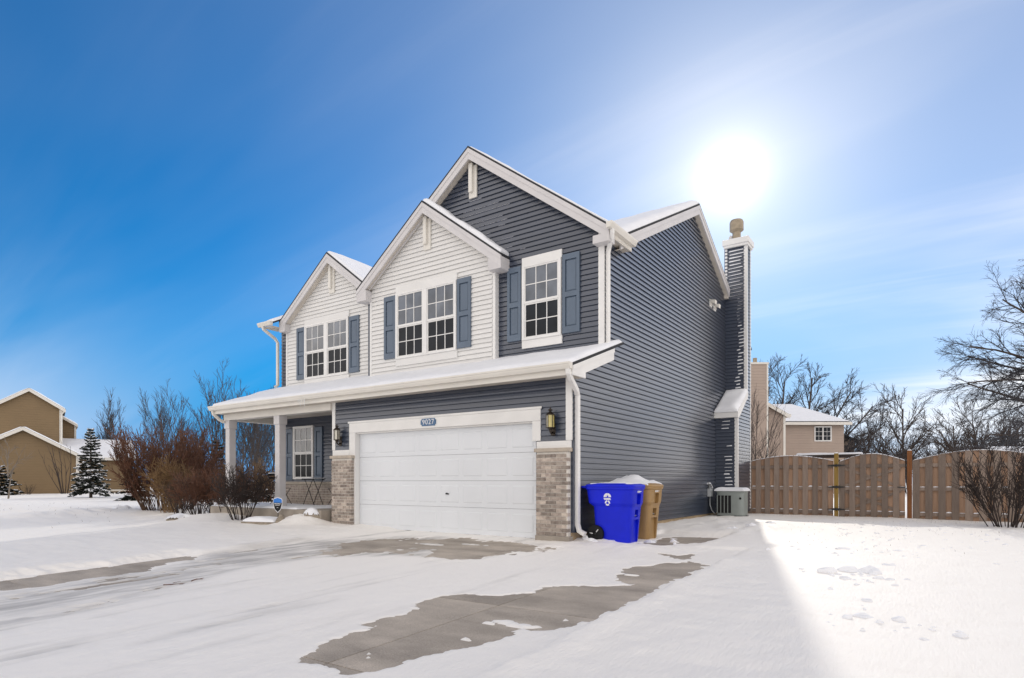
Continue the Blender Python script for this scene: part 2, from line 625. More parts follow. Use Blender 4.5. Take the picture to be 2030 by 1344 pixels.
BARE = [
    [(-3.74, 2.85), (-3.87, 3.13), (-3.97, 3.49), (-3.97, 3.79), (-3.98, 4.11), (-4.2, 4.46), (-4.2, 4.76), (-4.2, 5.01), (-3.86, 5.11), (-3.56, 5.32), (-3.42, 5.46), (-3.54, 5.73), (-3.29, 5.95), (-3.03, 6.12), (-2.75, 6.33), (-3.1, 6.63), (-3.06, 6.95), (-3.22, 7.28), (-3.08, 7.69), (-3.0, 7.95), (-2.8, 8.16), (-3.15, 8.44), (-3.35, 8.7), (-2.9, 8.86), (-2.7, 8.33), (-2.43, 8.05), (-2.5, 7.53), (-2.4, 6.67), (-2.4, 6.17), (-2.38, 5.69), (-2.41, 5.4), (-2.37, 5.11), (-2.44, 5.02), (-2.46, 4.68), (-2.54, 4.43), (-2.72, 4.2), (-2.77, 4.09), (-2.72, 3.97), (-2.8, 3.71), (-2.91, 3.32), (-3.0, 3.09), (-3.07, 2.83), (-3.12, 2.67), (-3.27, 2.74), (-3.51, 2.75)],
    [(-4.1, 9.73), (-4.13, 10.94), (-4.05, 11.55), (-3.34, 11.75), (-3.1, 11.13), (-3.2, 10.58), (-3.41, 10.3), (-3.66, 9.69)],
    [(-8.12, 6.78), (-8.57, 7.54), (-8.33, 8.13), (-7.77, 8.49), (-7.2, 8.58), (-6.58, 8.71), (-5.91, 8.77), (-5.29, 8.45), (-5.56, 7.82), (-5.76, 7.18), (-6.03, 7.03), (-6.71, 7.66), (-7.18, 7.42), (-7.35, 6.88), (-7.65, 6.59)],
    [(-9.04, 2.0), (-9.04, 2.55), (-9.05, 2.72), (-8.97, 2.88), (-8.96, 3.28), (-8.97, 3.71), (-9.01, 3.91), (-9.46, 4.51), (-9.46, 4.84), (-9.81, 5.02), (-9.71, 4.63), (-9.67, 4.13), (-9.78, 3.73), (-9.73, 3.36), (-9.57, 2.94), (-9.54, 2.0)],
]
BARE_W = [0.05, 0.07, 0.45, 0.40]
BARE_J = [0.17, 0.14, 0.55, 0.16]
THIN = [
    [(-8.95, 1.0), (-8.75, 3.15), (-8.87, 4.23), (-9.56, 5.36), (-9.88, 7.22), (-9.09, 7.92), (-8.5, 8.9), (-5.3, 8.9), (-5.4, 7.0), (-6.6, 6.5), (-7.5, 6.0), (-7.54, 4.96), (-7.11, 3.58), (-7.1, 2.87), (-7.3, 1.0)],
    [(-6.3, 1.0), (-6.46, 2.19), (-6.57, 2.65), (-6.77, 3.06), (-7.0, 4.0), (-7.33, 3.03), (-7.21, 2.45), (-6.96, 1.0)],
    [(-5.12, 2.2), (-5.3, 2.81), (-5.26, 3.3), (-5.05, 4.2), (-4.85, 4.2), (-4.86, 3.44), (-4.85, 2.91), (-4.9, 2.2)],
]


def sdist(px_, py_, poly):
    """signed distance to a polygon, positive inside"""
    best = np.full(px_.shape, 1e9)
    ins = np.zeros(px_.shape, bool)
    n = len(poly)
    for i in range(n):
        (ax, ay), (bx, by) = poly[i], poly[(i + 1) % n]
        ex, ey = bx - ax, by - ay
        t = np.clip(((px_ - ax) * ex + (py_ - ay) * ey) / (ex * ex + ey * ey + 1e-12), 0, 1)
        best = np.minimum(best, np.hypot(px_ - ax - t * ex, py_ - ay - t * ey))
        c = ((ay > py_) != (by > py_)) & (px_ < (bx - ax) * (py_ - ay) / (by - ay + 1e-12) + ax)
        ins ^= c
    return np.where(ins, best, -best)


def graded(f0, f1, step, lo, hi, grow_lo, grow_hi):
    a = list(np.arange(f0, f1, step))
    x, s = a[-1], step
    while x < hi:
        s = step + grow_hi * (x - f1)
        x += max(s, step)
        a.append(x)
    x = f0
    b_ = []
    while x > lo:
        s = step + grow_lo * (f0 - x)
        x -= max(s, step)
        b_.append(x)
    return np.array(b_[::-1] + a)


gx = graded(-10.3, 0.6, 0.032, -320, 320, 0.02, 0.03)
gy = graded(1.5, 9.6, 0.032, -220, 420, 0.06, 0.03)
XX, YY = np.meshgrid(gx, gy, indexing='xy')
smooth01 = lambda t: np.clip(t, 0, 1) ** 2 * (3 - 2 * np.clip(t, 0, 1))
base = terr(XX, YY)
near = (np.abs(XX + 5) < 40) & (np.abs(YY - 8) < 40)
# open yard snow
dep = 0.085 + 0.10 * fbm(XX, YY, 0.22, 3) + 0.03 * fbm(XX, YY, 2.4, 4, 0.6) + 0.035 * fbm(XX * 0.5, YY * 1.6, 1.1, 4) + 0.012 * fbm(XX, YY, 6.0, 3)
# wind ripples and crust on the sunny side yard
yard = smooth01((XX + 2.3) / 0.8) * smooth01((YY - 2) / 2)
dep = dep + yard * (0.016 * np.clip(fbm(XX * 0.45, YY * 1.9, 2.6, 4) - 0.04, -0.1, 1) + 0.03 * np.clip(fbm(XX * 0.6, YY * 1.5, 7.0, 3) - 0.16, 0, 1) * smooth01((YY - 8.5) / 2))
# rough ploughed bank along the street on the left, and the flower bed mound before the porch
bank = np.exp(-((YY - 7.6 + 0.05 * (XX + 25)) / 2.2) ** 2) * smooth01((-18.5 - XX) / 3)
dep = dep + bank * (0.10 + 0.34 * np.abs(fbm(XX, YY, 1.05, 4, 0.6)))
mound = np.exp(-((XX + 15.2) / 1.5) ** 2 - ((YY - 8.75) / 0.85) ** 2)
dep = dep + 0.15 * mound
drift = np.exp(-((XX + 11.9) / 0.55) ** 2 - ((YY - 8.85) / 0.40) ** 2)
dep = dep + 0.20 * drift * (1 + 1.2 * fbm(XX, YY, 3.0, 3))
# piled snow along the house side behind the bins
pile = np.exp(-((XX + 4.5) / 0.55) ** 2) * smooth01((YY - 10.6) / 1.0) * smooth01((18 - YY) / 3)
dep = dep + pile * (0.05 + 0.22 * np.clip(fbm(XX, YY, 2.2, 4), -0.1, 1))
pile2 = np.exp(-((XX + 3.0) / 0.6) ** 2 - ((YY - 13.3) / 1.5) ** 2)
dep = dep + pile2 * (0.10 + 0.2 * fbm(XX, YY, 2.5, 3))
# driveway: a thin wind-packed film, deeper windrows between the wheel tracks
ond = smooth01((XX - DX0 - 0.02) / 0.35) * smooth01((DX1 + 0.22 - XX) / 0.16) * smooth01((9.6 - YY) / 0.2)
ond = np.maximum(ond, smooth01((XX + 4.5) / 0.1) * smooth01((-3.0 - XX) / 0.2) * smooth01((YY - 9.3) / 0.3) * smooth01((12.0 - YY) / 0.4))
film = 0.026 + 0.022 * fbm(XX * 1.5, YY * 0.4, 1.0, 4) + 0.008 * fbm(XX * 2.0, YY * 0.6, 6, 3)
dep = dep * (1 - ond) + film * ond
dep = np.maximum(dep, 0.008)
# rim of the shovelled bank at the right edge
rim = np.exp(-((XX - DX1 - 0.22) / 0.16) ** 2) * smooth01((YY - 1.0) / 1.5) * smooth01((8.8 - YY) / 1)
dep = dep + 0.022 * rim * (1 + 1.5 * fbm(XX, YY, 4.0, 3))
thin = np.zeros_like(XX)
for k, poly in enumerate(THIN):
    sd = sdist(XX, YY, poly) + 0.35 * fbm(XX * 1.4, YY * 0.7, 1.6, 4)
    thin = np.maximum(thin, smooth01((sd + 0.12) / 0.5) * (0.85, 0.6, 0.75)[k])
streak = smooth01((fbm(XX * 2.6, YY * 0.22 + XX * 0.12, 1.3, 5, 0.6) - 0.02) / 0.22)
thin = np.maximum(thin, 0.5 * streak * (0.6 + 1.2 * (fbm(XX, YY, 3.5, 3) + 0.25)) * ond * smooth01((-3.6 - XX) / 1.2))
dep = dep * (1 - 0.62 * thin * ond)
# worn-through spots where the wheels scraped the film off
spots = fbm(XX * 2.2, YY * 0.55, 1.5, 5, 0.62) + 0.25 * fbm(XX, YY, 9.0, 2)
dep = np.where((thin > 0.35), dep + (-0.022 * smooth01((spots - 0.11) / 0.05)) * smooth01((thin - 0.35) / 0.3), dep)
# trampled, broken crust
dep = dep + ond * 0.010 * fbm(XX, YY, 9.0, 3, 0.6) * smooth01((thin * -1 + 0.6) / 0.4)
tramp = np.exp(-((XX + 4.0) / 1.0) ** 2 - ((YY - 9.6) / 1.6) ** 2) + np.exp(-((XX + 10.6) / 0.9) ** 2 - ((YY - 8.4) / 0.8) ** 2) + 0.6 * np.exp(-((XX + 3.2) / 0.9) ** 2 - ((YY - 13.5) / 2.2) ** 2)
dep = dep + tramp * (0.012 + 0.075 * np.abs(fbm(XX, YY, 3.4, 4, 0.6)))
jag = fbm(XX, YY, 1.8, 3, 0.6) + 0.75 * fbm(XX, YY, 6.5, 3, 0.7)
for poly, w, j in zip(BARE, BARE_W, BARE_J):
    sd = -sdist(XX, YY, poly) + j * jag * 2.0
    t = smooth01((sd + 0.03) / w)
    dep = np.where(ond > 0.5, dep * (0.35 + 0.65 * smooth01(sd / 0.7)), dep)
    dep = np.where(sd < w, -0.022 + (dep + 0.022) * t ** 0.7, dep)
# scraps of snow left lying on the bare concrete
for (ix, iy, rx_, ry_) in ((-2.93, 4.28, .20, .08), (-3.10, 4.20, .07, .04), (-2.98, 3.72, .06, .025), (-3.36, 3.06, .03, .02), (-3.30, 3.0, .02, .015), (-2.62, 4.62, .05, .02), (-4.05, 4.30, .10, .05), (-7.2, 8.0, .3, .06), (-6.5, 8.3, .25, .05), (-3.7, 10.4, .1, .05), (-3.0, 6.9, .08, .03)):
    q_ = np.hypot((XX - ix) / rx_, (YY - iy) / ry_) + 1.6 * fbm(XX, YY, 9.0, 3)
    dep = np.where(q_ < 1.15, np.maximum(dep, -0.022 + 0.036 * smooth01((1.15 - q_) / 0.4)), dep)
# clear under the house footprint, porch and pad so that no drift pokes through
inh = (XX > -15.7) & (XX < -5.25) & (YY > 9.5) & (YY < 21)
dep = np.where(inh, -0.15, dep)
ZZ = base + dep
nx, ny = len(gx), len(gy)
co = np.stack([XX, YY, ZZ], -1).reshape(-1, 3).astype(np.float32)
ii = np.arange(nx * ny).reshape(ny, nx)
quads = np.stack([ii[:-1, :-1], ii[:-1, 1:], ii[1:, 1:], ii[1:, :-1]], -1).reshape(-1, 4)
me = bpy.data.meshes.new('snow_ground')
me.vertices.add(len(co))
me.vertices.foreach_set('co', co.ravel())
me.loops.add(quads.size)
me.loops.foreach_set('vertex_index', quads.ravel().astype(np.int32))
me.polygons.add(len(quads))
me.polygons.foreach_set('loop_start', np.arange(0, quads.size, 4, dtype=np.int32))
me.polygons.foreach_set('loop_total', np.full(len(quads), 4, np.int32))
me.polygons.foreach_set('use_smooth', np.ones(len(quads), bool))
at_ = me.attributes.new('thin', 'FLOAT', 'POINT')
at_.data.foreach_set('value', thin.ravel().astype(np.float32))
me.update()
me.materials.append(snow)
go = bpy.data.objects.new('snow_ground', me)
col.objects.link(go)
prop(go, 'snow covered ground with bare wet concrete patches', 'snow', kind='structure')


def ground_z(x, y):
    i = int(np.clip(np.searchsorted(gx, x), 1, nx - 1))
    j = int(np.clip(np.searchsorted(gy, y), 1, ny - 1))
    return float(ZZ[j, i])


def snow_slab(mb, p00, p10, p11, p01, th, n=24, m=8, rough=0.25, edge=0.12, seed=0.0, up=None):
    """lumpy layer of snow on a quad, rounded off at its rims"""
    p00, p10, p11, p01 = map(Vector, (p00, p10, p11, p01))
    nor = (p10 - p00).cross(p01 - p00).normalized()
    if nor.z < 0: nor = -nor
    if up: nor = Vector(up)
    base_i = len(mb.v)
    U = (p10 - p00).length
    V = (p01 - p00).length
    for j in range(m + 1):
        for i in range(n + 1):
            u, v = i / n, j / m
            # crowd the samples towards the rims
            u = 0.5 - 0.5 * math.cos(math.pi * u) if n > 3 else u
            v = 0.5 - 0.5 * math.cos(math.pi * v) if m > 3 else v
            p = (p00 * (1 - u) + p10 * u) * (1 - v) + (p01 * (1 - u) + p11 * u) * v
            e = min(u * U, (1 - u) * U, v * V, (1 - v) * V) / edge
            e = math.sqrt(max(0, 1 - (1 - min(e, 1)) ** 2))
            nz = float(fbm(np.array(p.x * 1.0 + seed), np.array(p.y + p.z * 0.7 + seed), 3.0, 3))
            h = th * e * (1 + rough * 2 * nz)
            mb.v.append(tuple(p + nor * h))
    for j in range(m):
        for i in range(n):
            a = base_i + j * (n + 1) + i
            mb.f.append((a, a + 1, a + n + 2, a + n + 1))
    return mb


# ------------------------------------------------------------------ the house
HLOC = Vector((-8.2, 9.3, 0))
house = thing('house', 'two storey slate blue and white house with attached double garage', 'house', HLOC)
XS = -5.139          # plane of the side wall
YG, YU, YW, YL = 9.32, 10.58, 10.46, 10.97
PITCH = 0.1016
XR0, XL0 = -5.139, -15.75
YRIDGE, ZRIDGE = 15.85, 8.25
YB = 21.1
PROUD = 0.025


def rn(name):
    return name


def siding(parent, mat, segs_fn, z0, z1, face, joined=None):
    """lap boards from z0 up to z1. face: ('y', plane) looks to -y, ('x', plane) looks to +x"""
    k = 0
    z = z0
    mbj = MB() if joined else None
    while z < z1 - 0.004:
        zt = min(z + PITCH, z1)
        lo, hi = segs_fn(z + 0.001), segs_fn(zt - 0.001)
        for s_ in range(max(len(lo), len(hi))):
            if s_ >= len(lo):
                continue
            a0, a1 = lo[s_]
            b0, b1 = hi[s_] if s_ < len(hi) else ((a0 + a1) / 2 - .01, (a0 + a1) / 2 + .01)
            if a1 - a0 < 0.02:
                continue
            b0, b1 = max(b0, a0 - 2), b1
            if b1 - b0 < 0.005:
                b0 = b1 = (a0 + a1) / 2
                b1 += 0.005
            ax, pl = face
            def P(a, d, zz_):
                return (a, pl - d, zz_) if ax == 'y' else (pl + d, a, zz_)
            cz_ = min(.036, (zt - z) * .4)
            fq = cz_ / (zt - z)
            c0, c1 = a0 + (b0 - a0) * fq, a1 + (b1 - a1) * fq
            prof = [(PROUD, z, a0, a1), (PROUD - .003, z, a0, a1), (PROUD - .005, z + cz_, c0, c1), (.001, z + cz_, c0, c1), (.001, zt, b0, b1), (.0035, zt, b0, b1)]
            vs = [P(l_, d_, h_) for d_, h_, l_, r_ in prof] + [P(r_, d_, h_) for d_, h_, l_, r_ in prof]
            fs = [(i, (i + 1) % 6, (i + 1) % 6 + 6, i + 6) for i in range(6)] + [(0, 5, 4, 3, 2, 1), (6, 7, 8, 9, 10, 11)]
            if joined:
                mbj.add(vs, fs)
            else:
                MB().add(vs, fs).obj('siding_board', mat, parent)
        z = zt
        k += 1
    if joined:
        mbj.obj(joined, mat, parent, kind='stuff')


tr, tw, tcream = T['trim'], T['siding_white'], T['trim_cream']
sb = T['siding_blue']

# --- walls (backing) and their boards
GAB = dict(x=-8.26, z=8.28, s=0.74)
WAB = dict(x=-9.485, z=7.38, s=0.75, h=2.17)
LAB = dict(x=-13.40, z=7.20, s=0.75, h=2.08)


def roofz_main(y):
    return ZRIDGE - 0.5 * abs(y - YRIDGE)


# side wall
side_poly = [(YG + .012, 0.17), (YB, 0.17), (YB, roofz_main(YB) - .16), (YRIDGE, ZRIDGE - .16), (10.9, roofz_main(10.9) - .16), (YU + .012, 5.62), (YU + .012, 3.6), (YG + .012, 3.05)]
side = MB().prism(side_poly, XS - .10, XS, 'x').obj('wall', sb, house)


def side_segs(z):
    if z < 3.0: y0 = YG + .014
    elif z < 3.55: y0 = min(9.05 + (z - 2.95) / 0.355, YU)
    elif z < 5.70: y0 = YU + .014
    else: y0 = YRIDGE - (ZRIDGE - .16 - z) / 0.5
    y1 = min(YB, YRIDGE + (ZRIDGE - .16 - z) / 0.5)
    return [(y0, y1)] if y1 > y0 else []


siding(side, sb, side_segs, 0.17, ZRIDGE - .18, ('x', XS))
MB().box(XS - .30, XS - .02, YG + .02, YB, -.3, 0.168).obj('foundation', T['foundation'], house)

# upper dark gable wall
XUL = -11.6
up_poly = [(XUL, 3.3), (XS - .002, 3.3), (XS - .002, 5.75), (GAB['x'], 8.1), (XUL, 5.6)]
upw = MB().prism(up_poly, YU + .001, YU + .10, 'y').obj('wall', sb, house)
siding(upw, sb, lambda z: [(max(-9.6 if z > 5.6 else -7.62, GAB['x'] - (8.12 - z) / 0.74) if z < 7.2 else GAB['x'] - (8.12 - z) / 0.74, min(XS - .11, GAB['x'] + (8.12 - z) / 0.74))] if z < 8.08 else [], 3.52, 8.08, ('y', YU))
# white gable wall
wx0, wx1 = -11.38, -7.59
wh = MB().prism([(wx0, 3.3), (wx1, 3.3), (wx1, 5.62), (WAB['x'], 7.24), (wx0, 5.62)], YW + .001, YU + .0, 'y').obj('wall', tw, house)
siding(wh, tw, lambda z: [(max(wx0 + .06, WAB['x'] - (7.24 - z) / .75), min(wx1 - .08, WAB['x'] + (7.24 - z) / .75))], 3.50, 7.2, ('y', YW))
# left white gable wall
lx0, lx1 = -15.43, -11.30
lw = MB().prism([(lx0, 3.5), (lx1, 3.5), (lx1, 5.5), (LAB['x'], 7.06), (lx0, 5.5)], YL + .001, YL + .10, 'y').obj('wall', tw, house)
siding(lw, tw, lambda z: [(max(lx0 + .08, LAB['x'] - (7.06 - z) / .75), min(lx1, LAB['x'] + (7.06 - z) / .75))], 3.66, 7.0, ('y', YL))
# narrow blue wall at the far left end
nb = MB().box(XL0, lx0, YL + .07, YL + .16, 3.5, 5.6).obj('wall', sb, house)
siding(nb, sb, lambda z: [(XL0, lx0 + .01)], 3.70, 5.55, ('y', YL + .07))
# closing walls at the left and the rear
MB().prism([(YL + .17, 0.1), (YB, 0.1), (YB, 5.6), (YRIDGE, 8.0), (YL + .17, 5.6)], XL0 + .0, XL0 + .1, 'x').obj('wall', sb, house)
MB().box(XL0, XS, YB - .1, YB, 0.1, 5.6).obj('wall', sb, house)
# garage front wall
gw = MB().box(-11.385, -10.62, YG + .001, YG + .1, 1.6, 2.95).box(-5.86, XS - .11, YG + .001, YG + .1, 1.6, 2.95).box(-10.62, -5.86, YG + .001, YG + .1, 2.16, 2.95).obj('wall', sb, house)
siding(gw, sb, lambda z: [(-11.28, -5.248)], 2.372, 2.93, ('y', YG))
siding(gw, sb, lambda z: [(-11.28, -10.80), (-5.76, -5.248)], 1.765, 2.372, ('y', YG))
MB().box(-11.385, -11.30, YG + .02, YL + .03, -.1, 2.95).obj('wall', sb, house)
# porch wall
YP = 11.0
pw = MB().box(XL0, -11.385, YP + .001, YP + .1, 0.3, 2.95).obj('wall', sb, house)
siding(pw, sb, lambda z: [(XL0 + .05, -11.39)], 1.05, 2.92, ('y', YP))

# --- corner boards
def cb(x0, x1, y0, y1, z0, z1, m=tr):
    return box('corner_board', m, house, x0, x1, y0, y1, z0, z1, bevel=.004)


cb(-5.252, XS + .004, YG - .022, YG + .03, 1.77, 2.93)
cb(-11.39, -11.282, YG - .022, YG + .03, 1.77, 2.93)
cb(-5.255, XS + .004, YU - .022, YU + .09, 3.55, 5.78)
cb(-7.66, wx1 + .004, YW - .022, YW + .11, 3.5, 5.64)
cb(wx0 - .004, -11.32, YW - .022, YL - .05, 3.5, 5.62)
cb(lx0 - .004, -15.36, YL - .022, YL + .06, 3.65, 5.56)
cb(XS - .02, XS + .022, YG + .016, YG + .075, 0.17, 1.76, sb)

# --- trims round the garage door
box('trim_board', tr, house, -10.80, -5.76, YG - .03, YG + .10, 2.14, 2.375, bevel=.004)
box('trim_board', tr, house, -10.83, -5.73, YG - .045, YG - .03, 2.352, 2.392, bevel=.003)
box('door_jamb', tr, house, -10.80, -10.605, YG - .028, YG + .11, 0.0, 2.138, bevel=.004)
box('door_jamb', tr, house, -5.935, -5.76, YG - .028, YG + .11, 1.78, 2.138, bevel=.004)
box('trim_board', tr, house, -11.36, -10.802, YG - .033, YG + .05, 1.64, 1.765, bevel=.004)
box('trim_board', tr, house, -5.84, XS - .01, YG - .033, YG + .05, 1.64, 1.765, bevel=.004)
box('weather_strip', T['trim'], house, -10.605, -5.935, YG + .03, YG + .11, 2.112, 2.139)

# --- garage door: four steel sections with embossed panels
gd = MB().box(-10.604, -5.936, YG + .15, YG + .17, 0.012, 2.112).obj('garage_door', T['dark_void'], house)
DY = YG + .11
for k in range(4):
    z0 = 0.028 + k * 0.522
    z1 = z0 + 0.517
    mb = MB().box(-10.604, -5.936, DY, DY + .04, z0, z1)
    w = (10.604 - 5.936) / 8
    for i in range(8):
        a0, a1 = -10.604 + i * w + .055, -10.604 + (i + 1) * w - .055
        b0, b1 = z0 + .085, z1 - .085
        e = .022
        # raised field inside a shallow groove
        mb.add([(a0, DY + .0005, b0), (a1, DY + .0005, b0), (a1, DY + .0005, b1), (a0, DY + .0005, b1), (a0 + e, DY - .008, b0 + e), (a1 - e, DY - .008, b0 + e), (a1 - e, DY - .008, b1 - e), (a0 + e, DY - .008, b1 - e)],
               [(4, 5, 6, 7), (0, 1, 5, 4), (1, 2, 6, 5), (2, 3, 7, 6), (3, 0, 4, 7)])
    mb.obj('door_section', T['garage_white'], gd)
MB().box(-10.604, -5.936, DY + .005, DY + .035, 0.0, 0.026).obj('bottom_seal', T['black_plastic'], gd)
MB().box(-8.07, -7.99, DY - .02, DY - .001, 0.795, 0.815).tube([(-8.06, DY - .02, .80), (-8.045, DY - .045, .82), (-8.02, DY - .045, .825), (-8.0, DY - .02, .81)], .008, 6).obj('handle', T['black_metal'], gd)

# --- brick pillars
BL, BH, BJ = 0.194, 0.057, 0.011
fullb = MB().box(0, BL, 0, .09, 0, BH).mesh('brick', T['brick'])
halfb = MB().box(0, BL * .48, 0, .09, 0, BH).mesh('brick_half', T['brick'])
endb = MB().box(0, .072, 0, .085, 0, BH).mesh('brick_end', T['brick'])


def put_brick(mesh, parent, x, y, z):
    o = bpy.data.objects.new('brick', mesh)
    col.objects.link(o)
    o.parent = parent
    o.location = (x, y, z)
    return o


random.seed(4)
for (x0, x1, zb) in ((-11.31, -10.645, 0.04), (-5.805, -5.165, 0.115)):
    core = MB().box(x0 + .008, x1 - .008, 9.229, YG + .012, 0.0, 1.57).obj('brick_pillar', T['mortar'], house)
    # core keeps world coordinates, so its bricks take world positions too
    n = int((1.565 - zb) / (BH + BJ))
    for r in range(n):
        z = zb + r * (BH + BJ)
        x = x0
        first = True
        while x < x1 - .03:
            if r % 2 and first:
                m_, L = halfb, BL * .48
            else:
                m_, L = fullb, BL
            if x + L > x1 + .002:
                rem = x1 - x
                if rem < 0.04:
                    break
                m_ = MB().box(0, rem, 0, .09, 0, BH).mesh('brick_cut', T['brick'])
                L = rem
            put_brick(m_, core, x, 9.218 + random.uniform(-.003, .002), z)
            x += L + BJ
            first = False
    box('stone_cap', T['stone_cap'], house, x0 - .03, x1 + .03, 9.185, YG + .02, 1.572, 1.638, bevel=.008)
box('plinth', T['concrete_dark'], house, -5.82, -5.13, 9.20, YG + .03, -.12, 0.108, bevel=.008)
box('plinth', T['concrete_dark'], house, -11.33, -10.63, 9.20, YG + .03, -.12, 0.036, bevel=.008)
# porch brick wainscot: joined, too fine to pick apart
wmb = MB()
random.seed(9)
z, r = 0.40, 0
pwm = box('brick_wall', T['mortar'], house, XL0 - .03, -11.39, YP - .10, YP + .0, 0.3, 0.965)
while z < 0.955:
    x = XL0 - .03 - (BL / 2 if r % 2 else 0)
    while x < -11.42:
        xa, xb = max(x, XL0 - .03), min(x + BL, -11.40)
        if xb - xa > .03 and random.random() < 2:
            wmb.box(xa, xb, YP - .114 + random.uniform(-.003, .003), YP - .095, z, z + BH)
        x += BL + BJ
    z += BH + BJ
    r += 1
wmb.obj('brick_courses', T['brick'], house, kind='stuff')
box('stone_ledge', T['stone_cap'], house, XL0 - .07, -11.39, YP - .15, YP + .02, 0.967, 1.045, bevel=.01)

# --- roofs
shg = T['shingle']
def slab_yz(y0, y1, x0, x1, zf, th=.05, name='roof', m=None):
    return MB().prism([(y0, zf(y0)), (y1, zf(y1)), (y1, zf(y1) - th), (y0, zf(y0) - th)], x0, x1, 'x').obj(name, m or shg, house)


zlow = lambda y: 3.035 + 0.355 * (y - 8.98)
lowroof = slab_yz(8.96, YL + .02, -15.82, -4.93, zlow, .05)
XRK = -4.99
mr_ = MB().prism([(11.0, roofz_main(11.0)), (YRIDGE, ZRIDGE), (21.4, roofz_main(21.4)), (21.4, roofz_main(21.4) - .05), (YRIDGE, ZRIDGE - .05), (11.0, roofz_main(11.0) - .05)], -11.0, XRK, 'x')
def mspan(y0, x0, x1, e):
    mr_.prism([(y0, roofz_main(y0)), (YRIDGE, ZRIDGE - e), (21.4, roofz_main(21.4) - e), (21.4, roofz_main(21.4) - .05), (YRIDGE, ZRIDGE - .05 - e), (y0, roofz_main(y0) - .05)], x0, x1, 'x')


mspan(11.25, -15.42, -11.001, .001)
mspan(10.55, -15.95, -15.421, .002)
mroof = mr_.obj('roof', shg, house)


def gable_roof(G, half_l, half_r, yf, yb, th=.045, ybr=None):
    """two slopes from the front edge back to the ridge end; ybr: where the right eave dies into the roof behind"""
    ax, az, s_ = G['x'], G['z'], G['s']
    mb = MB()
    for sgn, h, ye_ in ((-1, half_l, yb), (1, half_r, ybr or yb)):
        x1, z1 = ax + sgn * h, az - s_ * h
        q = [(ax, yf, az), (x1, yf, z1), (x1, ye_, z1), (ax, yb, az)]
        mb.hexa([(p[0], p[1], p[2] - th) for p in q] + q)
    return mb.obj('roof', shg, house)


YFD, YFW, YFL = 10.36, 10.24, 10.75
g1 = gable_roof(GAB, 3.30, 3.31, YFD, YRIDGE, ybr=11.02)
g2 = gable_roof(WAB, WAB['h'], WAB['h'], YFW, 13.6)
g3 = gable_roof(LAB, LAB['h'], LAB['h'] + .1, YFL, 14.2)


def rake(G, hl, hr, yf, drop=.235, m=T['trim_grey'], skipl=False):
    ax, az, s_ = G['x'], G['z'] - .045, G['s']
    for sgn, h in ((-1, hl), (1, hr)):
        x1, z1 = ax + sgn * h, az - s_ * h
        MB().prism([(ax, az), (x1, z1), (x1, z1 - drop), (ax, az - drop)], yf + .012, yf + .045, 'y').obj('rake_board', m, house)
        MB().prism([(ax, az), (x1, z1), (x1, z1 - .095), (ax, az - .095)], yf + .0, yf + .0118, 'y').obj('rake_moulding', m, house)


rake(GAB, 3.30, 3.31, YFD)
rake(WAB, WAB['h'], WAB['h'], YFW)
rake(LAB, LAB['h'], LAB['h'] + .1, YFL)


def soffit(G, hl, hr, y0, y1, off=.245):
    ax, az, s_ = G['x'], G['z'] - off, G['s']
    MB().prism([(ax - hl, az - s_ * hl), (ax, az), (ax + hr, az - s_ * hr), (ax + hr, az - s_ * hr + .02), (ax, az + .02), (ax - hl, az - s_ * hl + .02)], y0, y1, 'y').obj('soffit', T['soffit'], house)


soffit(GAB, 3.30, 3.31, YFD + .046, YU)
soffit(WAB, WAB['h'], WAB['h'], YFW + .046, YW)
soffit(LAB, LAB['h'], LAB['h'], YFL + .046, YL)
# eave returns
def ret(x0, x1, y0, y1, z0, z1, m=T['trim_grey']):
    box('eave_return', m, house, x0, x1, y0, y1, z0, z1, bevel=.005)


ze = GAB['z'] - .045 - GAB['s'] * 3.31 - .235
ret(GAB['x'] + 2.98, GAB['x'] + 3.312, YFD + .013, YU + .05, ze - .035, ze + .12)
zw = WAB['z'] - .045 - .75 * WAB['h'] - .235
ret(WAB['x'] + 1.84, WAB['x'] + WAB['h'] + .003, YFW + .0135, YW + .115, zw - .03, zw + .22)
ret(WAB['x'] - WAB['h'] - .003, WAB['x'] - 1.84, YFW + .0135, YW + .10, zw - .03, zw + .22)
zl = LAB['z'] - .045 - .75 * LAB['h'] - .235
ret(LAB['x'] - LAB['h'] - .003, LAB['x'] - 1.84, YFL + .0135, YL + .02, zl - .03, zl + .20)
ret(LAB['x'] + 1.70, LAB['x'] + 1.93, YFL + .0135, YL + .0, zl + .05, zl + .25)

# gable ornaments: board with a proud post
def ornament(G, yw, off, m):
    x, zt = G['x'], G['z'] - .045 - .235 + .02
    box('gable_post', m, house, x - .105 + off, x + .105 + off, yw - .05, yw - .012, zt - .80, zt - .10, bevel=.004)
    box('gable_post', m, house, x - .075 + off, x + .02 + off, yw - .11, yw - .05, zt - .68, zt - .06, bevel=.004)


ornament(GAB, YU, 0.0, T['trim_cream'])
ornament(WAB, YW, 0.0, T['trim_cream'])
ornament(LAB, YL, 0.0, T['trim_cream'])

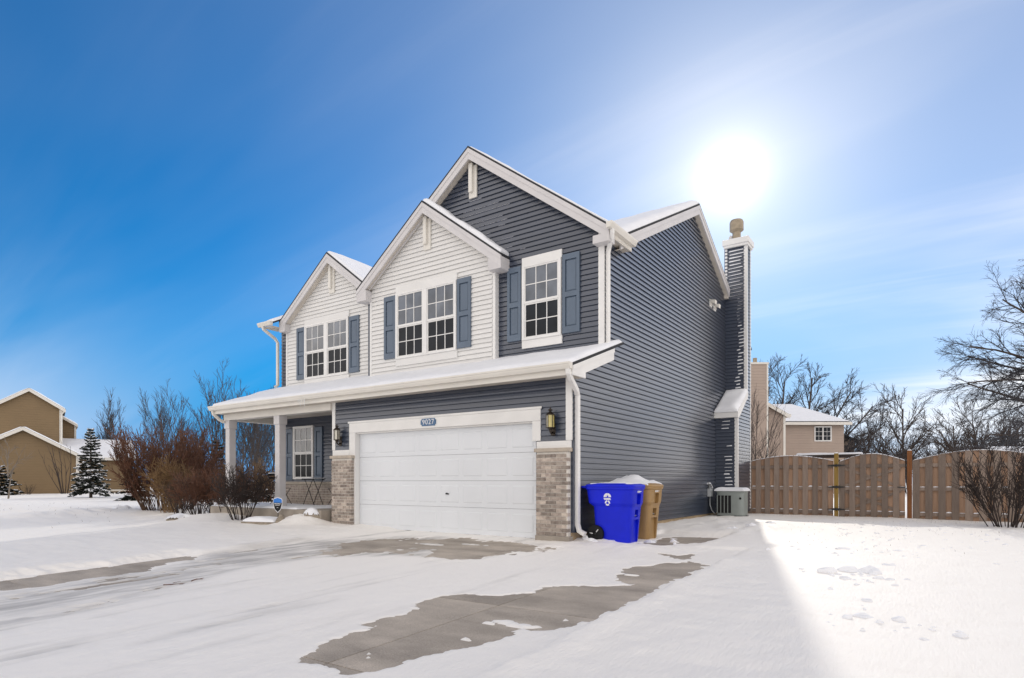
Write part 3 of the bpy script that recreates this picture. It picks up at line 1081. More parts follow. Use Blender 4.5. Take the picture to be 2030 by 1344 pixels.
# side rake of the main roof
for (ya, yb_) in ((11.02, YRIDGE), (YRIDGE, 18.72)):
    za, zb_ = roofz_main(ya) - .05, roofz_main(yb_) - .05
    MB().prism([(ya, za), (yb_, zb_), (yb_, zb_ - .23), (ya, za - .23)], XRK - .035, XRK - .004, 'x').obj('rake_board', T['trim_grey'], house)
    MB().prism([(ya, za), (yb_, zb_), (yb_, zb_ - .09), (ya, za - .09)], XRK - .004, XRK + .008, 'x').obj('rake_moulding', T['trim_grey'], house)
    MB().prism([(ya, za - .235), (yb_, zb_ - .235), (yb_, zb_ - .215), (ya, za - .215)], XS - .02, XRK - .036, 'x').obj('soffit', T['soffit'], house)
MB().box(XS, XRK - .036, 18.60, 18.715, roofz_main(18.72) - .34, roofz_main(18.72) - .10).obj('eave_return', T['soffit'], house)

# --- gutters and downspouts
def gutter(poly, a0, a1, axis, name='gutter'):
    return MB().prism(poly, a0, a1, axis).obj(name, tcream, house, bevel=.003)


gutter([(8.965, 3.03), (8.845, 3.035), (8.845, 3.005), (8.855, 3.0), (8.862, 2.97), (8.885, 2.925), (8.965, 2.925)], -15.84, -4.93, 'x')
box('fascia', tcream, house, -15.80, -4.95, 8.966, 9.0, 2.835, 3.0, bevel=.003)
MB().box(-15.80, -4.96, 9.0, YG + .0, 2.855, 2.868).obj('soffit', T['soffit'], house)
# right end of the lower roof
MB().prism([(8.97, 2.985), (YU, zlow(YU) - .052), (YU, zlow(YU) - .27), (9.44, zlow(9.44) - .27), (9.44, 2.83), (8.97, 2.83)], -4.965, -4.935, 'x').obj('rake_board', tr, house, bevel=.003)
MB().prism([(8.97, 2.985), (YU, zlow(YU) - .052), (YU, zlow(YU) - .13), (8.97, 2.905)], -4.934, -4.922, 'x').obj('rake_moulding', tr, house)
MB().box(XS, -4.966, YG - .02, 9.43, 2.835, 2.85).obj('soffit', T['soffit'], house)
MB().prism([(9.44, zlow(9.44) - .26), (YU, zlow(YU) - .26), (YU, zlow(YU) - .24), (9.44, zlow(9.44) - .24)], XS, -4.966, 'x').obj('soffit', T['soffit'], house)
# left rake of the lower roof
MB().prism([(8.99, zlow(8.99) - .052), (YL, zlow(YL) - .052), (YL, zlow(YL) - .2), (8.99, 2.87)], -15.81, -15.785, 'x').obj('rake_board', tr, house)
# gutter over the right side wall
gz_ = GAB['z'] - .74 * 3.31
gutter([(-4.955, gz_ - .005), (-4.835, gz_), (-4.835, gz_ - .03), (-4.85, gz_ - .06), (-4.88, gz_ - .11), (-4.955, gz_ - .11)], 10.27, 11.46, 'y')
MB().box(XS, -4.956, YFD + .05, 11.42, gz_ - .19, gz_ - .175).obj('soffit', T['soffit'], house)
box('fascia', tcream, house, -4.985, -4.957, YFD + .05, 11.44, gz_ - .20, gz_ - .03)
# gutter at the far left end of the main eave
zg = roofz_main(10.55)
gutter([(10.54, zg), (10.42, zg), (10.42, zg - .03), (10.44, zg - .07), (10.46, zg - .11), (10.54, zg - .11)], -16.05, -15.46, 'x')
MB().box(-15.95, -15.5, 10.54, YL + .06, zg - .13, zg - .115).obj('soffit', T['soffit'], house)


def spout(pts, w=.042, m=tr):
    return MB().tube(pts, w, 4).obj('downspout', m, house, bevel=.006)


spout([(-4.99, 8.92, 2.93), (-4.99, 8.93, 2.86), (-5.00, 9.02, 2.78), (-5.05, 9.32, 2.62), (-5.085, 9.42, 2.54), (-5.085, 9.42, 0.32), (-5.05, 9.42, 0.20), (-4.93, 9.40, 0.15)], .052)
spout([(-4.90, 10.42, gz_ - .10), (-4.90, 10.42, gz_ - .17), (-4.93, 10.46, gz_ - .24), (-5.06, 10.62, gz_ - .36), (-5.085, 10.63, gz_ - .44), (-5.085, 10.63, 3.70), (-5.085, 10.55, 3.63)], .048)
spout([(-15.85, 10.48, zg - .10), (-15.85, 10.5, zg - .18), (-15.80, 10.85, zg - .40), (-15.80, 10.93, zg - .50), (-15.80, 10.93, 3.86), (-15.82, 10.85, 3.80)], .048, tcream)
spout([(-15.74, 8.93, 2.93), (-15.74, 8.95, 2.84), (-15.70, 9.1, 2.70), (-15.69, 9.22, 2.64)], .045, tcream)
mbi = MB()
for k, (x, L) in enumerate(((-11.95, .17), (-11.88, .12), (-11.80, .20), (-12.02, .06))):
    MB().tube([(x, 8.85, 2.93), (x + .004, 8.85, 2.93 - L * .5), (x, 8.85, 2.93 - L)], [.012, .007, .001], 5).obj('icicle', T['ice'], house)

# --- porch
box('porch_slab', T['concrete_dark'], house, -15.95, -11.39, 8.98, YP, -.2, 0.40, bevel=.015)
box('porch_beam', tcream, house, -15.76, -11.395, 9.25, 9.46, 2.69, 2.853, bevel=.005)
box('porch_beam', tcream, house, -15.75, -15.54, 9.461, YP - .0, 2.69, 2.853, bevel=.005)
MB().box(-15.75, -11.39, 9.1, YP, 2.858, 2.87).obj('porch_ceiling', T['soffit'], house)
for px_ in (-15.60, -13.41):
    box('porch_post', T['trim_grey'], house, px_ - .092, px_ + .092, 9.262, 9.446, 0.40, 2.69, bevel=.004)
    box('post_capital', T['trim_grey'], house, px_ - .115, px_ + .115, 9.24, 9.468, 2.47, 2.688, bevel=.004)
    box('post_base', T['trim_grey'], house, px_ - .108, px_ + .108, 9.246, 9.462, 0.401, 0.68, bevel=.004)


# --- windows
def window(x0, x1, z0, z1, yw, units=1, head=True, mullion=.13, tm=tr, headm=None, wide=.055):
    """double-hung windows with six-over-six lights; yw is the wall plane"""
    hm = headm or tm
    root = MB()
    f = wide
    yo, yi = yw - .074, yw - .002
    root.box(x0, x0 + f, yo, yi, z0, z1).box(x1 - f, x1, yo, yi, z0, z1).box(x0 + f, x1 - f, yo, yi, z1 - f * .75, z1).box(x0 + f, x1 - f, yo, yi, z0, z0 + f * .75)
    w = root.obj('window', tm, house, bevel=.003)
    if head:
        box('window_head', hm, w, x0 - .012, x1 + .012, yw - .050, yw - .001, z1 + .001, z1 + .165, bevel=.003)
        box('window_apron', hm, w, x0 - .012, x1 + .012, yw - .050, yw - .001, z0 - .165, z0 - .001, bevel=.003)
    xa, xb = x0 + f, x1 - f
    uw = (xb - xa - mullion * (units - 1)) / units
    for u in range(units):
        a = xa + u * (uw + mullion)
        b_ = a + uw
        if u:
            box('mullion', tm, w, a - mullion, a, yo - .002, yi, z0 + f * .75, z1 - f * .75, bevel=.003)
        zb0, zt1 = z0 + f * .75, z1 - f * .75
        zm = (zb0 + zt1) / 2 + .0
        for up in (0, 1):
            s0, s1 = (zm - .02, zt1) if up else (zb0, zm - .021)
            yf = yw - .062 if up else yw - .050
            e = .028
            sm = MB().box(a, a + e, yf, yf + .018, s0, s1).box(b_ - e, b_, yf, yf + .018, s0, s1).box(a + e, b_ - e, yf, yf + .018, s1 - e, s1).box(a + e, b_ - e, yf, yf + .018, s0, s0 + (e if not up else .045))
            sm.obj('sash', tm, w)
            i0, i1, j0, j1 = a + e, b_ - e, s0 + (e if not up else .045), s1 - e
            pwid, phei = (i1 - i0) / 3, (j1 - j0) / 2
            gm = T['glass_upper'] if up else T['glass_lower']
            for c in range(3):
                for r_ in range(2):
                    MB().box(i0 + c * pwid + .004, i0 + (c + 1) * pwid - .004, yf + .0135, yf + .0165, j0 + r_ * phei + .004, j0 + (r_ + 1) * phei - .004).obj('pane', gm, w)
            mm = MB()
            for c in (1, 2):
                mm.box(i0 + c * pwid - .009, i0 + c * pwid + .009, yf + .004, yf + .013, j0, j1)
            mm.box(i0, i1, yf + .0045, yf + .0125, j0 + phei - .009, j0 + phei + .009)
            mm.obj('muntin', tm, w)
    return w


def shutter(x0, x1, z0, z1, yw):
    y0, y1 = yw - .052, yw - .012
    f = .065
    mb = MB().box(x0, x0 + f, y0, y1, z0, z1).box(x1 - f, x1, y0, y1, z0, z1)
    zm = z0 + (z1 - z0) * .49
    for (a, b_) in ((z0, z0 + .13), (zm - .05, zm + .05), (z1 - .11, z1)):
        mb.box(x0 + f, x1 - f, y0, y1, a, b_)
    s_ = mb.obj('shutter', T['shutter'], house)
    for (a, b_) in ((z0 + .13, zm - .05), (zm + .05, z1 - .11)):
        e = .03
        A0, A1 = x0 + f, x1 - f
        MB().add([(A0, y0 + .030, a), (A1, y0 + .030, a), (A1, y0 + .030, b_), (A0, y0 + .030, b_), (A0 + e, y0 + .012, a + e), (A1 - e, y0 + .012, a + e), (A1 - e, y0 + .012, b_ - e), (A0 + e, y0 + .012, b_ - e)],
                 [(4, 5, 6, 7), (0, 1, 5, 4), (1, 2, 6, 5), (2, 3, 7, 6), (3, 0, 4, 7)]).obj('shutter_panel', T['shutter'], s_)
    return s_


window(-6.968, -6.049, 3.945, 5.475, YU)
shutter(-7.348, -7.005, 3.965, 5.495, YU)
shutter(-6.025, -5.645, 3.965, 5.515, YU)
window(-10.465, -8.62, 3.935, 5.475, YW, units=2, headm=T['siding_white'])
shutter(-10.868, -10.485, 3.975, 5.46, YW)
shutter(-8.605, -8.228, 3.965, 5.485, YW)
k = YL / 10.531
zz_ = lambda z: 1.06 + (z - 1.06) * k
window(-13.955 * k, -12.21 * k, zz_(3.785), zz_(5.235), YL, units=2, headm=T['siding_white'])
shutter(-14.315 * k, -13.965 * k, zz_(3.815), zz_(5.22), YL)
shutter(-12.195 * k, -11.835 * k, zz_(3.80), zz_(5.22), YL)
k = YP / 10.581
window(-14.52 * k, -13.66 * k, zz_(1.115), zz_(2.555), YP, head=False)
shutter(-14.868 * k, -14.575 * k, zz_(1.085), zz_(2.50), YP)
shutter(-13.62 * k, -13.312 * k, zz_(1.085), zz_(2.50), YP)

# --- chimney chase
CX = -4.524
ch = MB().box(XS - .02, CX - .0, 17.72, 19.19, 0.17, 2.86).box(XS - .02, CX - .001, 18.75, 19.19, 2.86, 8.12).prism([(17.72, 2.86), (18.75, 2.86), (18.75, 3.60)], XS - .02, CX - .0005, 'x').obj('chimney', sb, house)
siding(ch, sb, lambda z: [(XS, CX - .055)], 0.30, 2.84, ('y', 17.72), joined='siding_courses')
siding(ch, sb, lambda z: [(XS, CX - .055)], 3.50, 8.05, ('y', 18.75), joined='siding_courses')
siding(ch, sb, lambda z: [(17.80 if z < 2.86 else max(17.80, min(18.80, 17.80 + (z - 2.86) / .70)), 19.15)], 0.30, 8.05, ('x', CX), joined='siding_courses')
box('corner_board', tr, ch, CX - .07, CX + .022, 17.70, 17.80, 0.25, 2.85, bevel=.004)
box('corner_board', tr, ch, CX - .07, CX + .022, 18.73, 18.83, 3.45, 8.05, bevel=.004)
box('corner_board', tr, ch, XS + .001, XS + .07, 18.73, 18.76, 6.6, 8.05, bevel=.004)
box('corner_board', tr, ch, CX - .0, CX + .022, 19.13, 19.20, 0.25, 8.05, bevel=.004)
MB().prism([(17.60, 2.845), (17.60, 3.0), (18.75, 3.70), (18.75, 3.54), (17.76, 2.845)], XS + .0, CX + .05, 'x').obj('shoulder', tr, ch, bevel=.004)
mbs = snow_slab(MB(), (XS + .01, 17.58, 2.995), (CX + .04, 17.58, 2.995), (CX + .04, 18.76, 3.70), (XS + .01, 18.76, 3.70), .12, 14, 14, .35, .12)
mbs.obj('snow_layer', T['snow_cap'], ch, smooth=True)
box('chimney_cap', tr, ch, XS - .05, CX + .09, 18.62, 19.30, 8.05, 8.22, bevel=.01)
box('chimney_cap', tr, ch, XS - .02, CX + .06, 18.65, 19.27, 7.98, 8.051, bevel=.006)
MB().tube([(-4.86, 18.97, 8.2), (-4.86, 18.97, 8.50), (-4.86, 18.97, 8.56), (-4.86, 18.97, 8.80), (-4.86, 18.97, 8.86)], [.12, .12, .20, .20, .17], 20).obj('flue', T['cap_metal'], ch, smooth=False)
MB().tube([(-5.02, 18.9, 8.2), (-5.02, 18.9, 8.36), (-4.99, 18.9, 8.41)], [.05, .05, .04], 10).obj('flue', T['trim_grey'], ch)
# snow blown on to the chimney laps
random.seed(3)
sn = MB()
for k in range(42):
    z = 3.70 + k * PITCH
    if z > 7.95: break
    t_ = (z - 3.7) / 4.3
    if z < 5.7:
        xa = -4.83 + random.uniform(-.05, .05) + .10 * (z - 3.7) / 2
        L = random.uniform(.10, .20)
    elif z < 6.5:
        xa = -4.80 + random.uniform(-.04, .06); L = random.uniform(.05, .14)
    else:
        xa = -5.06 + random.uniform(0, .05); L = .40 + random.uniform(-.05, .05)
    th = .042 if z < 5.7 else (.012 if z < 6.5 else .010 + .035 * (z - 6.5) / 1.4)
    snow_slab(sn, (xa, 18.722, z), (xa + L, 18.722, z + .01), (xa + L, 18.748, z + .01), (xa, 18.748, z), th, 6, 3, .5, .03, k, up=(0, -.35, .94))
for k in range(26):
    z = 0.45 + k * PITCH * .98
    if 1.75 < z < 2.5 and random.random() < .6: continue
    xa = -4.86 + random.uniform(-.05, .05) + (0.0 if z < 2.4 else -.08)
    L = random.uniform(.12, .27)
    snow_slab(sn, (xa, 17.692, z), (min(xa + L, CX - .06), 17.692, z + .005), (min(xa + L, CX - .06), 17.716, z + .005), (xa, 17.716, z), random.uniform(.02, .045), 6, 3, .5, .03, k * 3.1, up=(0, -.35, .94))
sn.obj('snow_on_laps', T['snow_cap'], ch, smooth=True, kind='stuff')
# snow caught on the dark gable laps
sn = MB()
for (xa, xb, z) in ((-8.72, -8.05, 7.16), (-8.55, -7.60, 6.96), (-8.62, -7.32, 6.86), (-8.4, -7.5, 6.66), (-8.25, -7.35, 6.56), (-8.3, -7.8, 6.36), (-8.5, -8.1, 7.36), (-7.65, -7.25, 5.95), (-7.2, -7.05, 6.06), (-7.05, -6.9, 5.85), (-7.6, -7.4, 6.46), (-6.92, -6.06, 5.66), (-7.9, -7.2, 6.15)):
    zq = 3.52 + round((z - 3.52) / PITCH) * PITCH
    if z == 5.66: zq = 5.642
    nq = max(1, int((xb - xa) / .30))
    for i in range(nq):
        if random.random() < .12: continue
        p, q = xa + (xb - xa) * i / nq, xa + (xb - xa) * (i + 1) / nq - random.uniform(-.02, .03)
        snow_slab(sn, (p, YU - .020, zq + .0), (q, YU - .020, zq + .0), (q, YU - .002, zq), (p, YU - .002, zq), random.uniform(.008, .022), 12, 3, 1.2, .05, i * 2.0, up=(0, -.4, .9))
sn.obj('snow_on_laps', T['snow_cap'], upw, smooth=True, kind='stuff')

# --- snow on the roofs
snm = T['snow_cap']
mb = snow_slab(MB(), (-15.80, 8.93, zlow(8.93) + .002), (-4.94, 8.93, zlow(8.93) + .002), (-4.94, YL, zlow(YL)), (-15.80, YL, zlow(YL)), .075, 90, 10, .35, .10)
mb.obj('snow_layer', snm, lowroof, smooth=True)
mb = snow_slab(MB(), (-11.0, 11.03, roofz_main(11.03)), (XRK - .01, 11.03, roofz_main(11.03)), (XRK - .01, YRIDGE + .05, ZRIDGE), (-11.0, YRIDGE + .05, ZRIDGE), .15, 30, 24, .2, .16)
snow_slab(mb, (-15.42, 11.35, roofz_main(11.35)), (-11.0, 11.35, roofz_main(11.35)), (-11.0, YRIDGE + .05, ZRIDGE), (-15.42, YRIDGE + .05, ZRIDGE), .10, 20, 20, .2, .12)
snow_slab(mb, (-15.93, 10.57, roofz_main(10.57)), (-15.43, 10.57, roofz_main(10.57)), (-15.43, YRIDGE, ZRIDGE), (-15.93, YRIDGE, ZRIDGE), .07, 8, 20, .2, .12)
snow_slab(mb, (-15.9, YRIDGE - .05, ZRIDGE), (XRK - .01, YRIDGE - .05, ZRIDGE), (XRK - .01, 21.3, roofz_main(21.3)), (-15.9, 21.3, roofz_main(21.3)), .05, 20, 12, .2, .12)
mb.obj('snow_layer', snm, mroof, smooth=True)
def gable_snow(G, hl, hr, yf, yb, par, tl, t_r, ybr=None):
    mb = MB()
    ax, az, s_ = G['x'], G['z'], G['s']
    snow_slab(mb, (ax + .01, yf, az), (ax + .01, yb, az), (ax + hr - .02, ybr or yb, az - s_ * hr + .015), (ax + hr - .02, yf, az - s_ * hr + .015), t_r, 30, 30, .5, .07, 3)
    snow_slab(mb, (ax - hl + .02, yf, az - s_ * hl + .015), (ax - hl + .02, yb, az - s_ * hl + .015), (ax - .01, yb, az), (ax - .01, yf, az), tl, 20, 16, .4, .07, 8)
    mb.obj('snow_layer', snm, par, smooth=True)


gable_snow(GAB, 3.30, 3.31, YFD + .05, YRIDGE, g1, .035, .035, 11.0)
gable_snow(WAB, WAB['h'], WAB['h'], YFW + .02, 13.5, g2, .025, .085)
gable_snow(LAB, LAB['h'], LAB['h'] + .05, YFL + .02, 14.1, g3, .03, .07)

# --- side wall fixtures
for (y, z, s_) in ((17.25, 6.02, 1.0), (17.62, 5.99, .95)):
    v_ = MB().box(XS + .012, XS + .03, y - .10, y + .10, z - .10, z + .10).obj('wall_vent', tr, house, bevel=.004)
    MB().prism([(y - .08, z + .08), (y + .08, z + .08), (y + .08, z - .06), (y - .08, z - .06)], XS + .03, XS + .05, 'x').hexa([(XS + .03, y - .08, z + .03), (XS + .16, y - .08, z - .04), (XS + .16, y + .08, z - .04), (XS + .03, y + .08, z + .03), (XS + .03, y - .08, z + .085), (XS + .17, y - .08, z + .06), (XS + .17, y + .08, z + .06), (XS + .03, y + .08, z + .085)]).obj('vent_hood', tcream, v_)

# ------------------------------------------------------------------ fixtures on the garage front
def lantern(x, label, amber):
    t = thing('wall_lantern', label, 'lantern', (x, YG, 2.02), group='garage lanterns')
    lo = dict(world=False)
    # local axes: -y out of the wall
    MB().box(-.045, .045, -.030, -.012, -.16, .06).obj('back_plate', T['bronze'], t, bevel=.006, **lo)
    MB().tube([(0, -.03, -.10), (0, -.09, -.13), (0, -.125, -.09), (0, -.125, -.05)], [.016, .016, .02, .03], 8).obj('arm', T['bronze'], t, smooth=True, **lo)
    cy = -.125
    MB().loft([(-.055, 0, cy, .03, .03), (-.035, 0, cy, .055, .055), (-.03, 0, cy, .078, .078), (-.02, 0, cy, .078, .078)], 6, 2.0).obj('lamp_base', T['bronze'], t, **lo)
    for k in range(6):
        a0, a1 = 2 * math.pi * (k + .5) / 6, 2 * math.pi * (k + 1.5) / 6
        p0, p1 = (.070 * math.cos(a0), cy + .070 * math.sin(a0)), (.070 * math.cos(a1), cy + .070 * math.sin(a1))
        q0, q1 = (.066 * math.cos(a0), cy + .066 * math.sin(a0)), (.066 * math.cos(a1), cy + .066 * math.sin(a1))
        MB().hexa([(*p0, -.02), (*p1, -.02), (*q1, -.02), (*q0, -.02), (*p0, .19), (*p1, .19), (*q1, .19), (*q0, .19)]).obj('lamp_glass', T['lamp_amber'] if (amber and k in (4, 5)) else T['lamp_glass'], t, **lo)
        MB().tube([(*p0, -.025), (*p0, .195)], .0065, 4).obj('lamp_bar', T['bronze'], t, **lo)
    MB().tube([(0, cy, -.01), (0, cy, .10)], .016, 8).obj('bulb', T['white_print'], t, **lo)
    MB().loft([(.19, 0, cy, .082, .082), (.20, 0, cy, .082, .082), (.235, 0, cy, .045, .045), (.255, 0, cy, .02, .02), (.265, 0, cy, .018, .018), (.272, 0, cy, .042, .042), (.287, 0, cy, .042, .042), (.30, 0, cy, .015, .015), (.335, 0, cy, .004, .004)], 12, 2.0).obj('lamp_cap', T['bronze'], t, **lo)
    return t


lantern(-11.10, 'bronze wall lantern on the blue wall between the porch and the garage door', False)
lantern(-5.50, 'bronze wall lantern with amber pane on the blue wall near the house corner', True)

# house number plate
sg = thing('house_number_sign', 'small blue plate with the number 9027 over the garage door', 'sign', (-8.42, YG - .03, 2.255))
c_ = .03
W2, H2 = .205, .075
poly = [(-W2 + c_, -H2), (W2 - c_, -H2), (W2 - c_ + .006, -H2 + c_), (W2, -H2 + c_), (W2, H2 - c_), (W2 - c_ + .006, H2 - c_), (W2 - c_, H2), (-W2 + c_, H2), (-W2 + c_ - .006, H2 - c_), (-W2, H2 - c_), (-W2, -H2 + c_), (-W2 + c_ - .006, -H2 + c_)]
MB().prism(poly, -.012, -.001, 'y').obj('plate', T['plate_blue'], sg, world=False)
for i, dch in enumerate('9027'):
    cu = bpy.data.curves.new('digit', 'FONT')
    cu.body = dch
    cu.size = .145
    cu.extrude = .002
    cu.align_x = 'CENTER'
    cu.align_y = 'CENTER'
    tmp = bpy.data.objects.new('tmp', cu)
    dme = bpy.data.meshes.new_from_object(tmp)
    bpy.data.objects.remove(tmp)
    dme.materials.clear()
    dme.materials.append(T['white_print'])
    o = bpy.data.objects.new('digit', dme)
    col.objects.link(o)
    o.parent = sg
    o.location = (-.125 + i * .083, -.0145, 0)
    o.rotation_euler = (math.radians(90), 0, 0)
kp = thing('garage_keypad', 'grey keypad box on the white jamb left of the garage door', 'keypad', (-10.69, YG - .03, 1.53))
MB().loft([(-.062, 0, -.014, .04, .013), (-.055, 0, -.016, .045, .016), (.055, 0, -.016, .045, .016), (.062, 0, -.014, .04, .013)], 16, 5).obj('keypad_cover', T['keypad'], kp, world=False)
MB().box(-.03, .03, -.004, -.0, -.05, .05).obj('back_plate', T['black_plastic'], kp, world=False)


# ------------------------------------------------------------------ wheelie bins
def bake_cut(mb, cutters, name, mat):
    a = bpy.data.objects.new('cut_a', mb.mesh(name, mat))
    col.objects.link(a)
    cs = []
    for c in cutters:
        o = bpy.data.objects.new('cut_b', c.mesh('cut', mat))
        col.objects.link(o)
        m_ = a.modifiers.new('b', 'BOOLEAN')
        m_.operation = 'DIFFERENCE'
        m_.solver = 'EXACT'
        m_.object = o
        cs.append(o)
    dg = bpy.context.evaluated_depsgraph_get()
    out = bpy.data.meshes.new_from_object(a.evaluated_get(dg))
    for o in cs + [a]:
        bpy.data.objects.remove(o)
    return out


def bin_(name, label, mat, loc, rz, hgt=1.0, printed=False):
    t = thing(name, label, 'bin', loc, rz, group='wheeled bins beside the garage')
    secs = [(.0, .03, 0, .30, .225), (.03, .03, 0, .315, .235), (.58, .035, 0, .355, .265), (.62, .035, 0, .36, .268), (.68, .005, 0, .415, .295), (.90, -.005, 0, .435, .31), (.925, -.005, 0, .455, .33), (.95, -.005, 0, .455, .33)]
    body = MB().loft(secs, 48, 7.0)
    cut = [MB().hexa([(.36, -.085, .66), (.60, -.085, .66), (.60, .085, .66), (.36, .085, .66), (.375, -.10, .84), (.60, -.10, .84), (.60, .10, .84), (.375, .10, .84)]),
           MB().box(.30, .60, -.075, .075, .44, .57),
           MB().box(.325, .60, -.125, .125, -.1, .40),
           MB().box(-.60, -.14, -.40, -.205, -.1, .235).box(-.60, -.14, .205, .40, -.1, .235)]
    bm_ = bake_cut(body, cut, 'bin_body', mat)
    bo = bpy.data.objects.new('bin_body', bm_)
    col.objects.link(bo)
    bo.parent = t
    MB().tube([(.345, -.08, .465), (.345, .08, .465)], .013, 8).obj('catch_bar', T['steel'], t, world=False)
    lid = MB().loft([(.951, -.005, 0, .462, .338), (.975, -.005, 0, .468, .342), (.995, -.005, 0, .455, .33), (1.02, -.005, 0, .38, .26), (1.025, -.005, 0, .2, .15)], 40, 6.0)
    lid.obj('lid', mat, t, world=False, smooth=False)
    MB().tube([(-.44, -.24, .95), (-.53, -.24, .955), (-.545, -.2, .955), (-.545, .2, .955), (-.53, .24, .955), (-.44, .24, .95)], .02, 8).obj('handle', mat, t, world=False, smooth=True)
    for s_ in (-1, 1):
        yy = s_ * .275
        wh_ = MB()
        nseg = 24
        prof = [(.055, -.018), (.065, -.03), (.13, -.026), (.145, -.03), (.15, -.022), (.15, .022), (.145, .03), (.055, .03)]
        base_i = 0
        for (r_, dy) in prof:
            for q in range(nseg):
                an = 2 * math.pi * q / nseg
                wh_.v.append((-.25 + r_ * math.cos(an), yy - s_ * dy * -1, .152 + r_ * math.sin(an)))
        for i in range(len(prof)):
            for q in range(nseg):
                a0 = i * nseg + q
                a1 = i * nseg + (q + 1) % nseg
                j_ = ((i + 1) % len(prof)) * nseg
                wh_.f.append((a0, a1, j_ + (q + 1) % nseg, j_ + q))
        w_ = wh_.obj('wheel', T['black_plastic'], t, world=False)
        MB().tube([(-.25, yy - .012, .152), (-.25, yy + .012, .152)], .06, 12).obj('hub', T['black_plastic'], w_, world=False)
        for an in (0.0, 2.1, 4.2):
            MB().box(0, .085, -.004, .004, -.010, .010)
            cxx, czz = -.25, .152
            d = Vector((math.cos(an + .9), 0, math.sin(an + .9)))
            n_ = Vector((-d.z, 0, d.x)) * .008
            p0, p1 = Vector((cxx, yy + s_ * .032, czz)) + d * .04, Vector((cxx, yy + s_ * .032, czz)) + d * .10
            MB().hexa([p0 - n_, p0 + n_, p1 + n_, p1 - n_, p0 - n_ + Vector((0, s_ * .004, 0)), p0 + n_ + Vector((0, s_ * .004, 0)), p1 + n_ + Vector((0, s_ * .004, 0)), p1 - n_ + Vector((0, s_ * .004, 0))]).obj('spoke', T['steel'] if an < 4 else T['black_plastic'], w_, world=False)
    MB().tube([(-.25, -.3, .152), (-.25, .3, .152)], .012, 8).obj('axle', T['black_metal'], t, world=False)
    # small white mark over the front slot
    tm_ = MB()
    X_ = .4415
    for (a, b_, z0, z1) in ((-.09, -.075, .862, .893), (-.075, -.02, .862, .868), (-.075, -.02, .887, .893), (-.06, -.03, .873, .882), (-.02, -.005, .862, .893), (.005, .03, .868, .887), (.035, .05, .872, .887), (.055, .09, .876, .884)):
        tm_.hexa([(X_ - .006, a, z0), (X_, a, z0), (X_, b_, z0), (X_ - .006, b_, z0), (X_ - .004, a, z1), (X_ + .002, a, z1), (X_ + .002, b_, z1), (X_ - .004, b_, z1)])
    tm_.obj('front_mark', T['white_print'], t, world=False)
    if printed:
        pm = MB()
        YS = -.302

        def fl(pts):
            n_ = len(pts)
            # follow the slight slope of the side
            fy = lambda z: YS - (z - .72) * .068 - .0005
            pm.add([(x, fy(z), z) for x, z in pts] + [(x, fy(z) + .006, z) for x, z in pts], [tuple(range(n_))] + [(i, i + n_, (i + 1) % n_ + n_, (i + 1) % n_) for i in range(n_)])
        ox, oz = -.02, .785
        # half-round emblem with a dark stroke through it
        def arc(cx, cz, r0, r1, a0, a1, n_=8):
            o_ = [(cx + r1 * math.cos(math.radians(a0 + (a1 - a0) * i / n_)), cz + r1 * math.sin(math.radians(a0 + (a1 - a0) * i / n_))) for i in range(n_ + 1)]
            i_ = [(cx + r0 * math.cos(math.radians(a1 + (a0 - a1) * i / n_)), cz + r0 * math.sin(math.radians(a1 + (a0 - a1) * i / n_))) for i in range(n_ + 1)]
            for i in range(n_):
                fl([o_[i], o_[i + 1], i_[n_ - i - 1], i_[n_ - i]])
        arc(ox, oz, .036, .068, 95, 180)
        arc(ox, oz, .030, .068, 0, 88)
        fl([(ox - .036, oz), (ox - .018, oz), (ox + .002, oz + .036), (ox - .014, oz + .036)])
        fl([(ox + .010, oz), (ox + .040, oz), (ox + .022, oz + .020)])
        # band under it
        fl([(ox - .066, oz - .014), (ox - .066, oz - .030), (ox + .058, oz - .034), (ox + .052, oz - .016)])
        fl([(ox - .066, oz - .034), (ox - .055, oz - .047), (ox + .066, oz - .047), (ox + .062, oz - .037)])
        # three chasing arrows
        cz = oz - .098
        for q in range(3):
            a0 = 100 + q * 120
            arc(ox, cz, .022, .046, a0, a0 + 78, 6)
            an = math.radians(a0 + 78)
            c1 = lambda r_, da: (ox + r_ * math.cos(an + math.radians(da)), cz + r_ * math.sin(an + math.radians(da)))
            fl([c1(.054, 0), c1(.034, 26), c1(.014, 0)])
        pm.obj('side_emblem', T['white_print'], t, world=False)
    sm = MB()
    if printed:
        snow_slab(sm, (-.36, -.28, 1.008), (.40, -.28, 1.008), (.40, .30, 1.016), (-.36, .30, 1.016), .020, 18, 14, 1.6, .10, 5)
    else:
        snow_slab(sm, (-.42, -.31, .985), (.40, -.31, .985), (.40, .31, .985), (-.42, .31, .985), .12, 16, 14, 1.1, .18, 11)
    sm.obj('snow_layer', T['snow_cap'], t, smooth=True, world=False)
    return t


bin_('recycling_bin', 'bright blue wheeled bin with white recycling arrows by the downspout', T['bin_blue'], (-4.56, 9.83, 0.005), math.radians(2), printed=True)
bin_('rubbish_bin', 'tan wheeled bin with a heap of snow on its lid behind the blue bin', T['bin_tan'], (-4.55, 10.66, 0.005), math.radians(-3))

